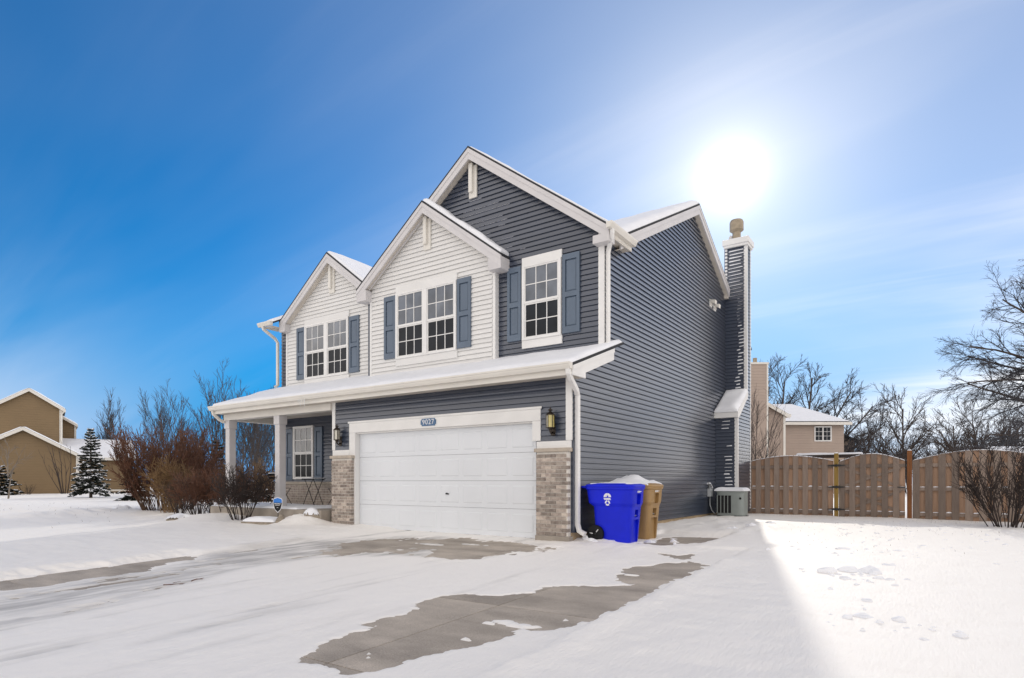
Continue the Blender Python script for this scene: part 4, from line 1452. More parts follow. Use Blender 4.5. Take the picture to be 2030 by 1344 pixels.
# ------------------------------------------------------------------ air conditioner and meter
ac = thing('air_conditioner', 'grey green air conditioning unit capped with snow beside the chimney', 'air conditioner', (-4.52, 17.20, 0.07))
MB().loft([(.0, 0, 0, .40, .34), (.06, 0, 0, .40, .34)], 24, 6).obj('base_pan', T['black_plastic'], ac, world=False)
MB().loft([(.07, 0, 0, .385, .325), (.10, 0, 0, .39, .33), (.70, 0, 0, .39, .33), (.74, 0, 0, .40, .34), (.77, 0, 0, .40, .34), (.79, 0, 0, .36, .30)], 40, 5).obj('casing', T['ac_grey'], ac, world=False)
for k in range(4):
    xa = -.325 + k * .098
    MB().box(xa, xa + .082, -.345, -.322, .145, .64).obj('louvre_shade_panel', T['dark_void'], ac, world=False)  # black panel in place of the shade inside the louvre slot
    MB().hexa([(xa - .014, -.352, .13), (xa + .004, -.352, .13), (xa + .012, -.32, .13), (xa - .006, -.32, .13), (xa - .014, -.352, .655), (xa + .004, -.352, .655), (xa + .012, -.32, .655), (xa - .006, -.32, .655)]).obj('louvre_fin', T['ac_grey'], ac, world=False)
MB().tube([(.30, -.31, .56), (.305, -.335, .56)], .032, 12).obj('badge', T['black_plastic'], ac, world=False)
MB().box(-.5, .5, -.42, .42, -.12, .0).obj('plinth', T['concrete_dark'], ac, world=False)
snow_slab(MB(), (-.42, -.36, .765), (.42, -.36, .765), (.42, .36, .765), (-.42, .36, .765), .10, 24, 20, .25, .12, 2).obj('snow_layer', T['snow_cap'], ac, smooth=True, world=False)
mt = thing('utility_box', 'grey utility box with snowy hood on the side wall above the air conditioner', 'meter', (XS, 17.02, 0.66))
MB().box(.016, .12, -.08, .09, -.02, .20).obj('box_body', T['pipe_grey'], mt, bevel=.008, world=False)
MB().tube([(.06, .0, .20), (.06, .0, .30), (.06, -.05, .36), (.07, -.12, .34)], [.022, .022, .022, .02], 8).obj('pipe', T['pipe_grey'], mt, smooth=True, world=False)
MB().tube([(.06, .03, -.02), (.06, .03, -.25), (.10, .06, -.40), (.20, .05, -.50)], .014, 8).obj('conduit', T['pipe_grey'], mt, smooth=True, world=False)
snow_slab(MB(), (.0, -.13, .33), (.13, -.13, .33), (.13, .09, .205), (.0, .09, .205), .06, 8, 10, .3, .05, 4).obj('snow_layer', T['snow_cap'], mt, smooth=True, world=False)

ac.scale = (.94, .94, .95)

# ------------------------------------------------------------------ porch furniture, sign, stones
psn = snow_slab(MB(), (-15.93, 9.0, .402), (-12.3, 9.0, .402), (-12.0, 10.3, .402), (-15.93, 10.88, .402), .045, 40, 14, .6, .12, 6).obj('porch_snow', T['snow_cap'], house, smooth=True)


def folding_chair(label, loc, rz):
    t = thing('folding_chair', label, 'chair', loc, rz, group='porch folding chairs')
    r = .008
    bmk = T['black_metal']
    for s_ in (-.2, .2):
        MB().tube([(-.20, s_, .0), (.17, s_, .44), (.27, s_, .86)], r, 6).obj('back_leg', bmk, t, world=False)
        MB().tube([(.24, s_ * .85, .0), (-.17, s_ * .85, .445)], r, 6).obj('front_leg', bmk, t, world=False)
    for k in range(5):
        xx = -.17 + k * .078
        MB().box(xx, xx + .058, -.2, .2, .445, .458).obj('seat_slat', bmk, t, world=False)
    for z0 in (.70, .79):
        xo = .17 + (z0 - .44) * .238
        MB().box(xo - .006, xo + .008, -.2, .2, z0, z0 + .06).obj('back_slat', bmk, t, world=False)
    MB().tube([(-.19, -.2, .012), (-.19, .2, .012)], r, 6).obj('stretcher', bmk, t, world=False)
    snow_slab(MB(), (.22, -.2, .845), (.28, -.2, .85), (.28, .2, .85), (.22, .2, .845), .03, 4, 8, .3, .03).obj('snow_layer', T['snow_cap'], t, smooth=True, world=False)
    return t


folding_chair('black metal folding chair under the porch window near the brick pillar', (-12.55, 10.45, .42), math.radians(5))
folding_chair('black metal folding chair half hidden behind the middle porch post', (-14.60, 10.2, .42), math.radians(185))
tb = thing('bistro_table', 'small black folding table between the porch chairs', 'table', (-13.55, 10.45, .42))
MB().tube([(0, 0, .69), (0, 0, .71)], .30, 24).obj('table_top', T['black_metal'], tb, world=False)
for s_ in (-1, 1):
    MB().tube([(-.22, s_ * .16, 0), (.0, s_ * .16, .40), (.18, s_ * .16, .69)], .009, 6).obj('leg', T['black_metal'], tb, world=False)
    MB().tube([(.22, s_ * .14, 0), (.0, s_ * .14, .40), (-.18, s_ * .14, .69)], .009, 6).obj('leg', T['black_metal'], tb, world=False)
snow_slab(MB(), (-.22, -.22, .71), (.22, -.22, .71), (.22, .22, .71), (-.22, .22, .71), .02, 10, 10, .4, .08).obj('snow_layer', T['snow_cap'], tb, smooth=True, world=False)

yd = thing('yard_sign', 'blue and black shield shaped security sign on a stake before the porch', 'sign', (-12.72, 8.80, 0.10), math.radians(12))
sh = [(-.135, .40), (-.14, .52), (-.12, .555), (0, .585), (.12, .555), (.14, .52), (.135, .40), (.09, .29), (.0, .215), (-.09, .29)]
MB().prism(sh, 0, .006, 'y').obj('sign_border', T['white_print'], yd, world=False)
MB().prism([(-.12, .405), (-.125, .455), (.125, .455), (.12, .405), (.08, .30), (0, .235), (-.08, .30)], -.003, -.0002, 'y').obj('sign_field', T['black_plastic'], yd, world=False)
MB().prism([(-.125, .457), (-.125, .515), (-.108, .543), (0, .57), (.108, .543), (.125, .515), (.125, .457)], -.003, -.0002, 'y').obj('sign_header', T['sign_blue'], yd, world=False)
lm = MB()
for (a, b_, z0, z1) in ((-.095, -.06, .422, .440), (-.055, -.03, .420, .436), (-.025, .0, .420, .436), (.005, .03, .422, .440), (.035, .06, .420, .436), (.065, .09, .420, .436), (-.085, .07, .392, .400), (-.025, .02, .335, .343)):
    lm.prism([(a, z0), (b_, z0), (b_, z1), (a, z1)], -.0045, -.0031, 'y')
lm.obj('sign_lettering', T['white_print'], yd, world=False)
MB().tube([(0, .010, -.25), (0, .010, .50)], .008, 6).obj('stake', T['black_metal'], yd, world=False)

random.seed(21)


def rock(name, label, cat, loc, size, mat, snowed=True, group=None, seed=0):
    t = thing(name, label, cat, loc, random.uniform(0, 3), group)
    bm = bmesh.new()
    bmesh.ops.create_icosphere(bm, subdivisions=3, radius=1)
    for v in bm.verts:
        n_ = float(fbm(np.array(v.co.x * 1.3 + seed), np.array(v.co.y * 1.3 + v.co.z * 2 + seed), 1.2, 3))
        v.co *= 1 + .55 * n_
        v.co = Vector((v.co.x * size[0], v.co.y * size[1], max(v.co.z, -.5) * size[2]))
    m_ = bpy.data.meshes.new('stone_body')
    bm.to_mesh(m_)
    m_.materials.append(mat)
    o = bpy.data.objects.new('stone_body', m_)
    col.objects.link(o)
    o.parent = t
    if snowed:
        bm2 = bm.copy()
        dl = [f for f in bm2.faces if f.normal.z < 0.35]
        bmesh.ops.delete(bm2, geom=dl, context='FACES')
        for v in bm2.verts:
            v.co = v.co * 1.02 + Vector((0, 0, .03 + .012 * math.sin(v.co.x * 20 + seed)))
        for f in bm2.faces: f.smooth = True
        m2 = bpy.data.meshes.new('snow_layer')
        bm2.to_mesh(m2)
        m2.materials.append(T['snow_cap'])
        o2 = bpy.data.objects.new('snow_layer', m2)
        col.objects.link(o2)
        o2.parent = t
        bm2.free()
    bm.free()
    return t


st = thing('step_stone', 'brown flat stone step with snow on top before the porch', 'stone', (-12.80, 8.50, 0.03), math.radians(14))
MB().prism([(-.50, -.22), (.42, -.20), (.50, -.02), (.46, .2), (-.48, .22)], -.15, .10, 'z').obj('stone_body', T['stone'], st, bevel=.03, world=False)
snow_slab(MB(), (-.46, -.20, .10), (.44, -.18, .10), (.44, .2, .11), (-.46, .2, .11), .10, 14, 8, .5, .14, 9).obj('snow_layer', T['snow_cap'], st, smooth=True, world=False)
rock('edging_stone', 'tan upright edging stone to the right of the stone step', 'stone', (-12.22, 8.52, .10), (.11, .11, .20), T['stone'], False, seed=2)
rock('edging_stone', 'dark leaning edging stone beside the left brick pillar', 'stone', (-11.62, 8.93, .20), (.10, .22, .24), T['stone'], True, seed=5)
rock('garden_boulder', 'grey boulder half buried in snow before the trimmed shrubs', 'boulder', (-15.75, 8.05, .06), (.38, .2, .14), T['stone'], True, seed=8)
rock('garden_boulder', 'small dark boulder poking from the snow left of the tall shrub', 'boulder', (*at(242, 20.0)[:2], .08), (.30, .2, .16), T['stone'], True, seed=11)

# clods of snow thrown over the side yard
cl = MB()
random.seed(5)
LUMPS = [(-0.98, 7.65, .08), (-0.79, 7.81, .08), (-0.58, 7.81, .09), (-0.76, 7.3, .05), (-0.47, 7.47, .04), (-0.37, 7.42, .045), (-0.83, 6.7, .03), (-0.44, 8.5, .05), (-0.22, 5.62, .05), (-0.49, 6.29, .04), (-0.46, 5.6, .06), (-0.56, 5.51, .04), (-0.34, 5.46, .035), (0.15, 5.3, .045), (-0.01, 5.43, .02), (-0.05, 5.13, .03), (-1.07, 9.94, .06), (-0.42, 10.18, .05), (-4.98, 9.55, .10), (-4.85, 9.48, .07), (-4.05, 10.15, .10), (-4.1, 10.35, .08), (-3.95, 11.0, .06), (-3.75, 10.45, .04), (-3.55, 9.98, .03), (-4.75, 9.40, .05), (-3.0, 12.8, .10), (-2.8, 13.6, .08), (-3.3, 12.6, .08)]
LUMPS += [(random.uniform(-2.0, 2.5), random.uniform(9, 16), random.uniform(.008, .03)) for _ in range(190)]
LUMPS += [(random.gauss(-.7, .25), random.gauss(7.55, .22), random.uniform(.01, .03)) for _ in range(28)]
LUMPS += [(random.gauss(-.3, .25), random.gauss(5.5, .25), random.uniform(.008, .02)) for _ in range(14)]
for q, (x, y, s_) in enumerate(LUMPS):
    bm = bmesh.new()
    bmesh.ops.create_icosphere(bm, subdivisions=2, radius=1)
    sx, sy, sz = s_ * random.uniform(.9, 1.8), s_ * random.uniform(.7, 1.1), s_ * random.uniform(.55, 1.0)
    sx, sy, sz = sx * .9, sy * .85, sz * .95
    zb = ground_z(x, y) - sz * .25
    vs = []
    for v in bm.verts:
        n_ = float(fbm(np.array(v.co.x * 1.3 + q), np.array(v.co.y * 1.3 + v.co.z * 1.7), 1.3, 2))
        c_ = v.co * (1 + .9 * n_)
        vs.append((x + c_.x * sx, y + c_.y * sy, zb + c_.z * sz))
    cl.add(vs, [tuple(v.index for v in f.verts) for f in bm.faces])
    bm.free()
clo = cl.obj('snow_clods', T['snow_cap'])
prop(clo, 'scattered clods of broken snow crust on the yard', 'snow', kind='stuff')


# dead grass tips poking through the thin yard snow, and two twigs dropped on the drive
random.seed(31)
gr = MB()
for q in range(900):
    if q < 620:
        x, y = random.uniform(-2.6, 3.5), random.uniform(9.5, 18.6)
    else:
        x, y = random.uniform(-30, -16), random.uniform(4.5, 12)
    if float(fbm(np.array(x), np.array(y), 0.9, 3)) < 0.0:
        continue
    z = ground_z(x, y) - .005
    h_ = random.uniform(.012, .045) * (1 if q < 620 else 1.8)
    a_ = random.uniform(0, 6.28)
    dx, dy = math.cos(a_), math.sin(a_)
    ln = random.uniform(.2, .9)
    w_ = .0035 * (1 if q < 620 else 1.6)
    gr.add([(x - dy * w_, y + dx * w_, z), (x + dy * w_, y - dx * w_, z), (x + dx * h_ * ln, y + dy * h_ * ln, z + h_)], [(0, 1, 2)])
go2 = gr.obj('grass_tips', T['twig_pale'])
prop(go2, 'dead grass tips poking through the snow', 'grass', kind='stuff')
for lab, pts_ in (('longer brown twig lying on the snowy drive left of centre', [(-7.43, 3.62), (-7.41, 3.72), (-7.38, 3.85)]), ('shorter brown twig lying on the snowy drive right of the longer one', [(-7.34, 3.90), (-7.335, 3.96), (-7.33, 4.04)])):
    tw_ = thing('fallen_twig', lab, 'twig', (pts_[0][0], pts_[0][1], ground_z(*pts_[0])))
    o_ = MB().tube([(p[0] - pts_[0][0], p[1] - pts_[0][1], ground_z(*p) - ground_z(*pts_[0]) + .012 * (i % 2) + .004) for i, p in enumerate(pts_)], [.007, .006, .003], 5).obj('twig_stem', T['twig_red'], tw_, world=False)
    p = pts_[1]
    MB().tube([(p[0] - pts_[0][0], p[1] - pts_[0][1], .016), (p[0] - pts_[0][0] + .04, p[1] - pts_[0][1] + .07, .03)], [.004, .002], 4).obj('side_shoot', T['twig_red'], tw_, world=False)

# ------------------------------------------------------------------ fence and gate
FY = 19.30


def wood_fence(name, label, x0, x1, n, crest, z_end, z_mid, skew=0.5, rails=(1.48, .86, .20), braces=False):
    t = thing(name, label, 'gate' if braces else 'fence', ((x0 + x1) / 2, FY, 0))
    ox = (x0 + x1) / 2
    top = lambda x: z_end + (z_mid - z_end) * math.sin(math.pi * min(1, max(0, (x - x0) / (x1 - x0))))
    pitch = (x1 - x0) / n
    bw = pitch * .56
    for k in range(n + 1):
        # front boards
        xa = x0 + k * pitch - bw * .1
        xb = min(xa + bw, x1)
        if xb - xa > .03:
            j = random.uniform(-.006, .006)
            MB().hexa([(xa - ox, -.045, -.04), (xb - ox, -.045, -.04), (xb - ox, -.026, -.04), (xa - ox, -.026, -.04), (xa - ox, -.045, top(xa) + j), (xb - ox, -.045, top(xb) + j), (xb - ox, -.026, top(xb) + j), (xa - ox, -.026, top(xa) + j)]).obj('fence_board', T['wood_grey'], t, world=False)
        # boards on the far side of the rails
        xa = x0 + k * pitch + pitch * .40
        xb = min(xa + bw * 1.05, x1)
        if xb - xa > .05:
            MB().hexa([(xa - ox, .026, -.04), (xb - ox, .026, -.04), (xb - ox, .045, -.04), (xa - ox, .045, -.04), (xa - ox, .026, top(xa) - .01), (xb - ox, .026, top(xb) - .01), (xb - ox, .045, top(xb) - .01), (xa - ox, .045, top(xa) - .01)]).obj('fence_board', T['wood_backlit'], t, world=False)
    for z in rails:
        MB().box(x0 - ox, x1 - ox, -.025, .025, z - .045, z + .045).obj('rail', T['wood_grey'], t, world=False)
    if braces:
        for (za, zb_, s_) in ((.25, .80, 1), (.92, 1.42, 1), (.80, .25, -1), (1.42, .92, -1)):
            pa, pb = (x0 + .1 - ox, za), (x1 - .1 - ox, zb_)
            d = Vector((pb[0] - pa[0], 0, pb[1] - pa[1])).normalized()
            n_ = Vector((-d.z, 0, d.x)) * .035
            A, B = Vector((pa[0], 0, pa[1])), Vector((pb[0], 0, pb[1]))
            q = [A - n_, B - n_, B + n_, A + n_]
            y0, y1 = (-.022, .0) if s_ > 0 else (.001, .023)
            MB().hexa([(p.x, y0, p.z) for p in q] + [(p.x, y1, p.z) for p in q]).obj('brace', T['wood_grey'], t, world=False)
    sm = MB()
    for k in range(2 * n):
        xa, xb = x0 + (x1 - x0) * k / (2 * n), x0 + (x1 - x0) * (k + 1) / (2 * n)
        snow_slab(sm, (xa - ox, -.045, top(xa) - .002), (xb - ox, -.045, top(xb) - .002), (xb - ox, .045, top(xb) - .006), (xa - ox, .045, top(xa) - .006), .016, 4, 4, .5, .02, k)
    for z in rails[1:]:
        for k in range(n):
            xa = x0 + k * pitch + bw * .95
            xb = xa + pitch - bw
            if xb < x1:
                snow_slab(sm, (xa - ox, -.026, z + .045), (xb - ox, -.026, z + .045), (xb - ox, .024, z + .045), (xa - ox, .024, z + .045), random.uniform(.01, .035), 5, 4, .5, .03, k)
    sm.obj('snow_layer', T['snow_cap'], t, smooth=True, world=False, kind='stuff')
    return t


random.seed(12)
wood_fence('wooden_fence', 'weathered wooden fence section between the chimney and the gate', -4.62, -2.32, 9, 0, 1.64, 1.80)
gt = wood_fence('fence_gate', 'arched wooden gate with black hinges and diagonal braces', -2.16, -0.62, 6, 0, 1.61, 1.81, braces=True)
wood_fence('wooden_fence', 'weathered wooden fence section right of the gate behind the bare shrub', -0.44, 2.35, 10, 0, 1.61, 1.845)
wood_fence('wooden_fence', 'weathered wooden fence section at the right edge of the picture', 2.45, 5.2, 10, 0, 1.61, 1.845)
for zh in (1.50, .90, .28):
    hm = MB()
    for s_ in (-1, 1):
        hm.prism([(.0, -.022), (s_ * .06, -.032), (s_ * .13, -.018), (s_ * .20, -.012), (s_ * .235, 0), (s_ * .20, .012), (s_ * .13, .018), (s_ * .06, .032), (.0, .022)], -.075, -.062, 'y')
    hm.tube([(0, -.075, -.045), (0, -.075, .045)], .014, 8)
    o = hm.obj('hinge', T['black_metal'], gt, world=False)
    o.location = (-2.235 + 1.39, 0, zh)
MB().box(-.02, .16, -.06, -.045, -.012, .012).obj('latch', T['black_metal'], gt, world=False).location = (.62, 0, .90)
p1 = thing('fence_post', 'yellowish square fence post beside the chimney', 'post', (-4.72, FY, 0), group='fence posts')
box('post_shaft', T['post_yellow'], p1, -.05, .05, -.05, .05, -.1, 1.66, bevel=.006, world=False)
p2 = thing('fence_post', 'yellowish square post carrying the gate hinges', 'post', (-2.24, FY, 0), group='fence posts')
box('post_shaft', T['post_yellow'], p2, -.05, .05, -.06, .05, -.1, 1.84, bevel=.006, world=False)
p3 = thing('fence_post', 'dark reddish brown post on the latch side of the gate', 'post', (-0.52, FY, 0), group='fence posts')
box('post_shaft', T['post_brown'], p3, -.055, .055, -.06, .05, -.1, 1.87, bevel=.006, world=False)
for p, z in ((p1, 1.66), (p2, 1.84), (p3, 1.87)):
    snow_slab(MB(), (-.05, -.05, z), (.05, -.05, z), (.05, .05, z), (-.05, .05, z), .03, 6, 6, .3, .04).obj('snow_layer', T['snow_cap'], p, smooth=True, world=False)

# dark snow-topped beam seen over the gate
bmx = thing('snowy_crossbeam', 'dark wooden crossbeam with snow on top standing behind the gate', 'beam', (-2.95, 23.0, 0))
box('beam', T['twig_black'], bmx, -.95, 1.05, -.07, .07, 1.84, 1.95, world=False)
for xq in (-.75, 0.65):
    box('beam_post', T['twig_black'], bmx, xq - .06, xq + .06, -.06, .06, -.05, 1.84, world=False)
    for s_ in (-1, 1):
        MB().tube([(xq, 0, 1.45), (xq + s_ * .42, 0, 1.87)], .05, 4).obj('brace', T['twig_black'], bmx, world=False)
snow_slab(MB(), (-.95, -.07, 1.95), (1.05, -.07, 1.95), (1.05, .07, 1.95), (-.95, .07, 1.95), .07, 30, 6, .3, .05).obj('snow_layer', T['snow_cap'], bmx, smooth=True, world=False)


# ------------------------------------------------------------------ bare trees and shrubs
def seg_mesh(name, segs, sides, mat):
    P0 = np.array([s[0] for s in segs]); P1 = np.array([s[1] for s in segs])
    R0 = np.array([s[2] for s in segs]); R1 = np.array([s[3] for s in segs])
    d = P1 - P0
    d /= np.linalg.norm(d, axis=1, keepdims=True) + 1e-9
    ref = np.where(np.abs(d[:, 2:3]) < .9, np.array([[0, 0, 1.]]), np.array([[1., 0, 0]]))
    a = np.cross(d, ref); a /= np.linalg.norm(a, axis=1, keepdims=True) + 1e-9
    b = np.cross(d, a)
    n = len(segs)
    vs = np.zeros((n, 2, sides, 3))
    for k in range(sides):
        t = 2 * math.pi * k / sides
        o = a * math.cos(t) + b * math.sin(t)
        vs[:, 0, k] = P0 + o * R0[:, None]
        vs[:, 1, k] = P1 + o * R1[:, None]
    vs = vs.reshape(-1, 3).astype(np.float32)
    base = (np.arange(n) * 2 * sides)[:, None]
    fs = []
    for k in range(sides):
        k2 = (k + 1) % sides
        fs.append(base + np.array([[k, k2, k2 + sides, k + sides]]))
    fs = np.stack(fs, 1).reshape(-1, 4).astype(np.int32)
    m = bpy.data.meshes.new(name)
    m.vertices.add(len(vs)); m.vertices.foreach_set('co', vs.ravel())
    m.loops.add(fs.size); m.loops.foreach_set('vertex_index', fs.ravel())
    m.polygons.add(len(fs))
    m.polygons.foreach_set('loop_start', np.arange(0, fs.size, 4, dtype=np.int32))
    m.polygons.foreach_set('loop_total', np.full(len(fs), 4, np.int32))
    m.polygons.foreach_set('use_smooth', np.ones(len(fs), bool))
    m.update()
    m.materials.append(mat)
    return m


def grow(rng, starts, spec, rmin=.004):
    """spec per level: (children, length ratio, spread angle, upward pull, wobble, segments, first child at)"""
    out = {}
    stack = [(Vector(p), Vector(d).normalized(), L, r, 0) for p, d, L, r in starts]
    while stack:
        p, d, L, r, lv = stack.pop()
        nch, ratio, spread, pull, wob, nseg, first = spec[lv]
        pts = [p]
        rr = [r]
        dirs = [d]
        last = lv == len(spec) - 1
        rend = max(rmin * .6, r * (.35 if not last else .4))
        for i in range(nseg):
            d = (d + Vector((rng.gauss(0, wob), rng.gauss(0, wob), rng.gauss(0, wob) + pull))).normalized()
            q = pts[-1] + d * (L / nseg)
            pts.append(q)
            rr.append(r + (rend - r) * (i + 1) / nseg)
            dirs.append(d)
        for i in range(nseg):
            out.setdefault(lv, []).append((tuple(pts[i]), tuple(pts[i + 1]), rr[i], rr[i + 1]))
        if last:
            continue
        for c in range(nch):
            t = first + (1 - first) * (c + rng.random() * .9) / nch
            f = t * nseg
            i = min(int(f), nseg - 1)
            q = pts[i].lerp(pts[i + 1], f - i)
            dd = dirs[i + 1]
            ax = dd.cross(Vector((rng.gauss(0, 1), rng.gauss(0, 1), rng.gauss(0, 1)))).normalized()
            ang = spread * rng.uniform(.65, 1.25)
            nd = (Matrix.Rotation(ang, 3, ax) @ dd).normalized()
            ll = L * ratio * rng.uniform(.65, 1.2) * (1.15 - .5 * t)
            stack.append((q, nd, ll, max(rmin, (r + (rend - r) * t) * .62), lv + 1))
    return out


def bare_tree(name, label, cat, loc, seed, starts, spec, mats, rmin, trunk_levels=2, sides=(6, 3), group=None, rz=0, scale=1.0):
    t = thing(name, label, cat, loc, rz, group)
    t.scale = (scale,) * 3
    rng = random.Random(seed)
    lv = grow(rng, starts, spec, rmin)
    tr_, cr = [], []
    for k_, s_ in lv.items():
        (tr_ if k_ < trunk_levels else cr).extend(s_)
    for nm, sg_, sd, m_ in (('trunk', tr_, sides[0], mats[0]), ('crown', cr, sides[1], mats[1])):
        if sg_:
            o = bpy.data.objects.new(nm, seg_mesh(nm, sg_, sd, m_))
            col.objects.link(o)
            o.parent = t
    return t


UPR = [(10, .60, .40, .05, .03, 8, .10), (6, .50, .40, .10, .05, 5, .20), (5, .50, .42, .10, .07, 3, .20), (2, .6, .45, .08, .1, 2, .3)]
SPR = [(10, .85, .75, .02, .03, 7, .22), (8, .55, .6, .05, .09, 6, .2), (7, .55, .6, .05, .1, 4, .2), (4, .6, .6, .04, .12, 3, .2)]


def upright(label, u, d, h, seed, group='upright bare trees', mats=('bark', 'twig_blue_cast'), spec=UPR, rmin=.012, stems=1):
    rng = random.Random(seed)
    p = at(u, d)
    if stems == 1:
        starts = [((0, 0, -.2), (0, 0, 1), h * .92, h * .014)]
    else:
        starts = [((rng.gauss(0, .15), rng.gauss(0, .15), -.2), (rng.gauss(0, .22), rng.gauss(0, .22), 1), h * rng.uniform(.72, .98), h * .009) for _ in range(stems)]
    return bare_tree('bare_tree', label, 'tree', p, seed, starts, spec, (T[mats[0]], T[mats[1]]), rmin, group=group)


t_a = upright('slender bare tree rising behind the top of the snowy spruce', 222, 58, 8.0, 1, stems=4)
t_b = upright('bare multi stemmed tree directly above the tall brown shrub', 325, 54, 7.4, 2, stems=4)
t_c = upright('tallest bare tree just left of the porch gutter', 432, 46, 7.6, 3, stems=3)


def tcopy(src, label, u, d, rz, s_):
    c = copy_tree(src, at(u, d), rz, s_)
    c['label'] = label
    return c


tcopy(t_a, 'bare tree showing above the porch roof left of the downspout', 500, 52, 1.9, .98)
tcopy(t_b, 'bare tree seen through the porch beside the left post', 478, 44, 4.0, .82)
tcopy(t_c, 'bare tree seen through the porch beside the middle post', 532, 48, 2.6, .85)
tcopy(t_a, 'thin bare tree left of the snowy spruce top by the brown house', 185, 66, 3.4, .72)
tcopy(t_b, 'low bare tree between the tall shrub and the dark evergreen', 385, 60, 1.0, .80)
tcopy(t_c, 'bare tree seen through the porch midway between the posts', 506, 58, .7, .95)

# trees at the right
rt1 = bare_tree('bare_tree', 'wide bare tree with leaf clumps behind the tan neighbour roof', 'tree', at(1580, 62), 31,
                [((-2.2, 0, 0), (-.16, 0, 1), 11.4, .20), ((-2.0, 0, 0), (.10, .05, 1), 11.4, .18), ((-.4, .4, 0), (.16, 0, 1), 11.6, .19), ((-.2, 0, 0), (.42, 0, 1), 11.0, .17), ((.2, .3, 0), (.70, 0, 1), 10.4, .15), ((.5, .3, 0), (.95, 0, 1), 9.6, .12)],
                [(16, .34, .62, .015, .04, 8, .25), (9, .50, .6, .02, .1, 4, .12), (6, .5, .6, .02, .1, 3, .12), (3, .6, .5, .02, .1, 2, .2)], (T['bark'], T['twig_blue_cast']), .017, trunk_levels=1, group='bare trees beyond the fence')
wd1 = bare_tree('bare_tree', 'bare tree with a pointed crown left of the woods over the gate', 'tree', at(1790, 52), 41,
                [((0, 0, 0), (0, 0, 1), 7.2, .14)], [(16, .50, .75, .03, .03, 9, .12), (8, .5, .55, .05, .1, 5, .15), (6, .5, .55, .04, .12, 3, .15), (3, .6, .5, .03, .1, 2, .2)], (T['bark'], T['twig_dark']), .015, group='bare trees beyond the fence')
wd2 = bare_tree('bare_tree', 'broad bare tree right of centre in the woods behind the fence', 'tree', at(1935, 46), 42,
                [((0, 0, 0), (.05, 0, 1), 5.4, .15), ((.2, 0, .3), (-.5, .1, 1), 5.2, .11), ((.1, 0, .4), (.55, -.1, 1), 5.2, .11)],
                [(12, .55, .65, .03, .05, 8, .15), (8, .5, .55, .05, .1, 5, .15), (5, .5, .55, .04, .12, 3, .15), (3, .6, .5, .03, .1, 2, .2)], (T['bark'], T['twig_dark']), .014, group='bare trees beyond the fence')
tcopy(wd1, 'bare tree next to the neighbour eave behind the gate', 1718, 56, 1.0, .74)
tcopy(wd2, 'bare tree filling the gap between the two crowns in the woods', 1860, 58, 2.2, .80)
tcopy(wd1, 'bare tree behind the drooping branches at the right edge', 1995, 54, 4.0, .85)
tcopy(wd2, 'low bare tree above the reddish brown gate post', 1800, 66, 5.0, .80)
tcopy(wd1, 'low bare tree behind the right fence section near the bush', 1945, 70, 3.0, .86)
tcopy(wd2, 'bare tree half out of view behind the right fence end', 2050, 60, .4, .9)
tcopy(wd1, 'small bare tree peeping over the gate arch', 1752, 70, 2.0, .82)

tcopy(wd2, 'bare tree crown just right of the neighbour hip roof', 1740, 60, 3.1, .92)
tcopy(wd1, 'bare tree directly behind the arch of the right fence section', 1895, 64, 5.3, .95)
tcopy(wd2, 'bare tree low behind the shed roof at the right edge', 2010, 68, 1.5, 1.05)
thk = bare_tree('thicket', 'low tangle of undergrowth filling the woods behind the fence', 'undergrowth', at(1860, 50), 91,
                [((q * .42 - 8.5 + .3 * math.sin(q * 7.0), 1.6 * math.sin(q * 3.3), -.1), (.4 * math.sin(q * 5.1), .3 * math.cos(q * 2.7), 1), 3.6 + 1.3 * math.sin(q * 1.7), .03) for q in range(42)],
                [(11, .42, .55, .02, .07, 6, .12), (7, .5, .6, .03, .1, 4, .12), (4, .5, .6, .03, .1, 2, .15)], (T['twig_dark'], T['twig_dark']), .016, trunk_levels=1, sides=(4, 3))
thk.rotation_euler.z = YAW
thk['kind'] = 'stuff'
rngd = random.Random(77)
dsp = [(11, .48, .60, -.015, .05, 9, .10), (9, .50, .55, -.03, .10, 6, .10), (7, .52, .55, -.03, .12, 4, .12), (3, .6, .5, -.03, .12, 3, .2)]
bt = at(2150, 24)
stt = [((0, 0, -.2), (0, 0, 1), 5.0, .20)]
left = -RT
for (z, up_, L, f_) in ((2.6, .10, 4.2, .0), (3.4, .22, 4.9, .05), (4.4, .34, 4.8, -.1), (5.2, .45, 4.3, .1), (6.2, .62, 4.0, .0), (7.0, .9, 3.4, .0), (3.0, .15, 3.8, -.35), (4.8, .4, 4.0, .35), (6.6, .75, 3.4, -.2)):
    dd = left + FW * f_ + Vector((0, 0, up_))
    stt.append((Vector((0, 0, z)) + left * .05, dd, L, .07))
for (z, f_) in ((4, .9), (5, -.9), (6, .4)):
    stt.append(((0, 0, z), RT + FW * f_ + Vector((0, 0, .6)), 3.6, .06))
stt.append(((0, 0, 4.6), (0, 0, 1), 4.0, .12))
bare_tree('drooping_tree', 'large bare tree with fine drooping branches at the right edge', 'tree', bt, 78, stt, dsp, (T['bark'], T['twig_blue_cast']), .0055, trunk_levels=1)


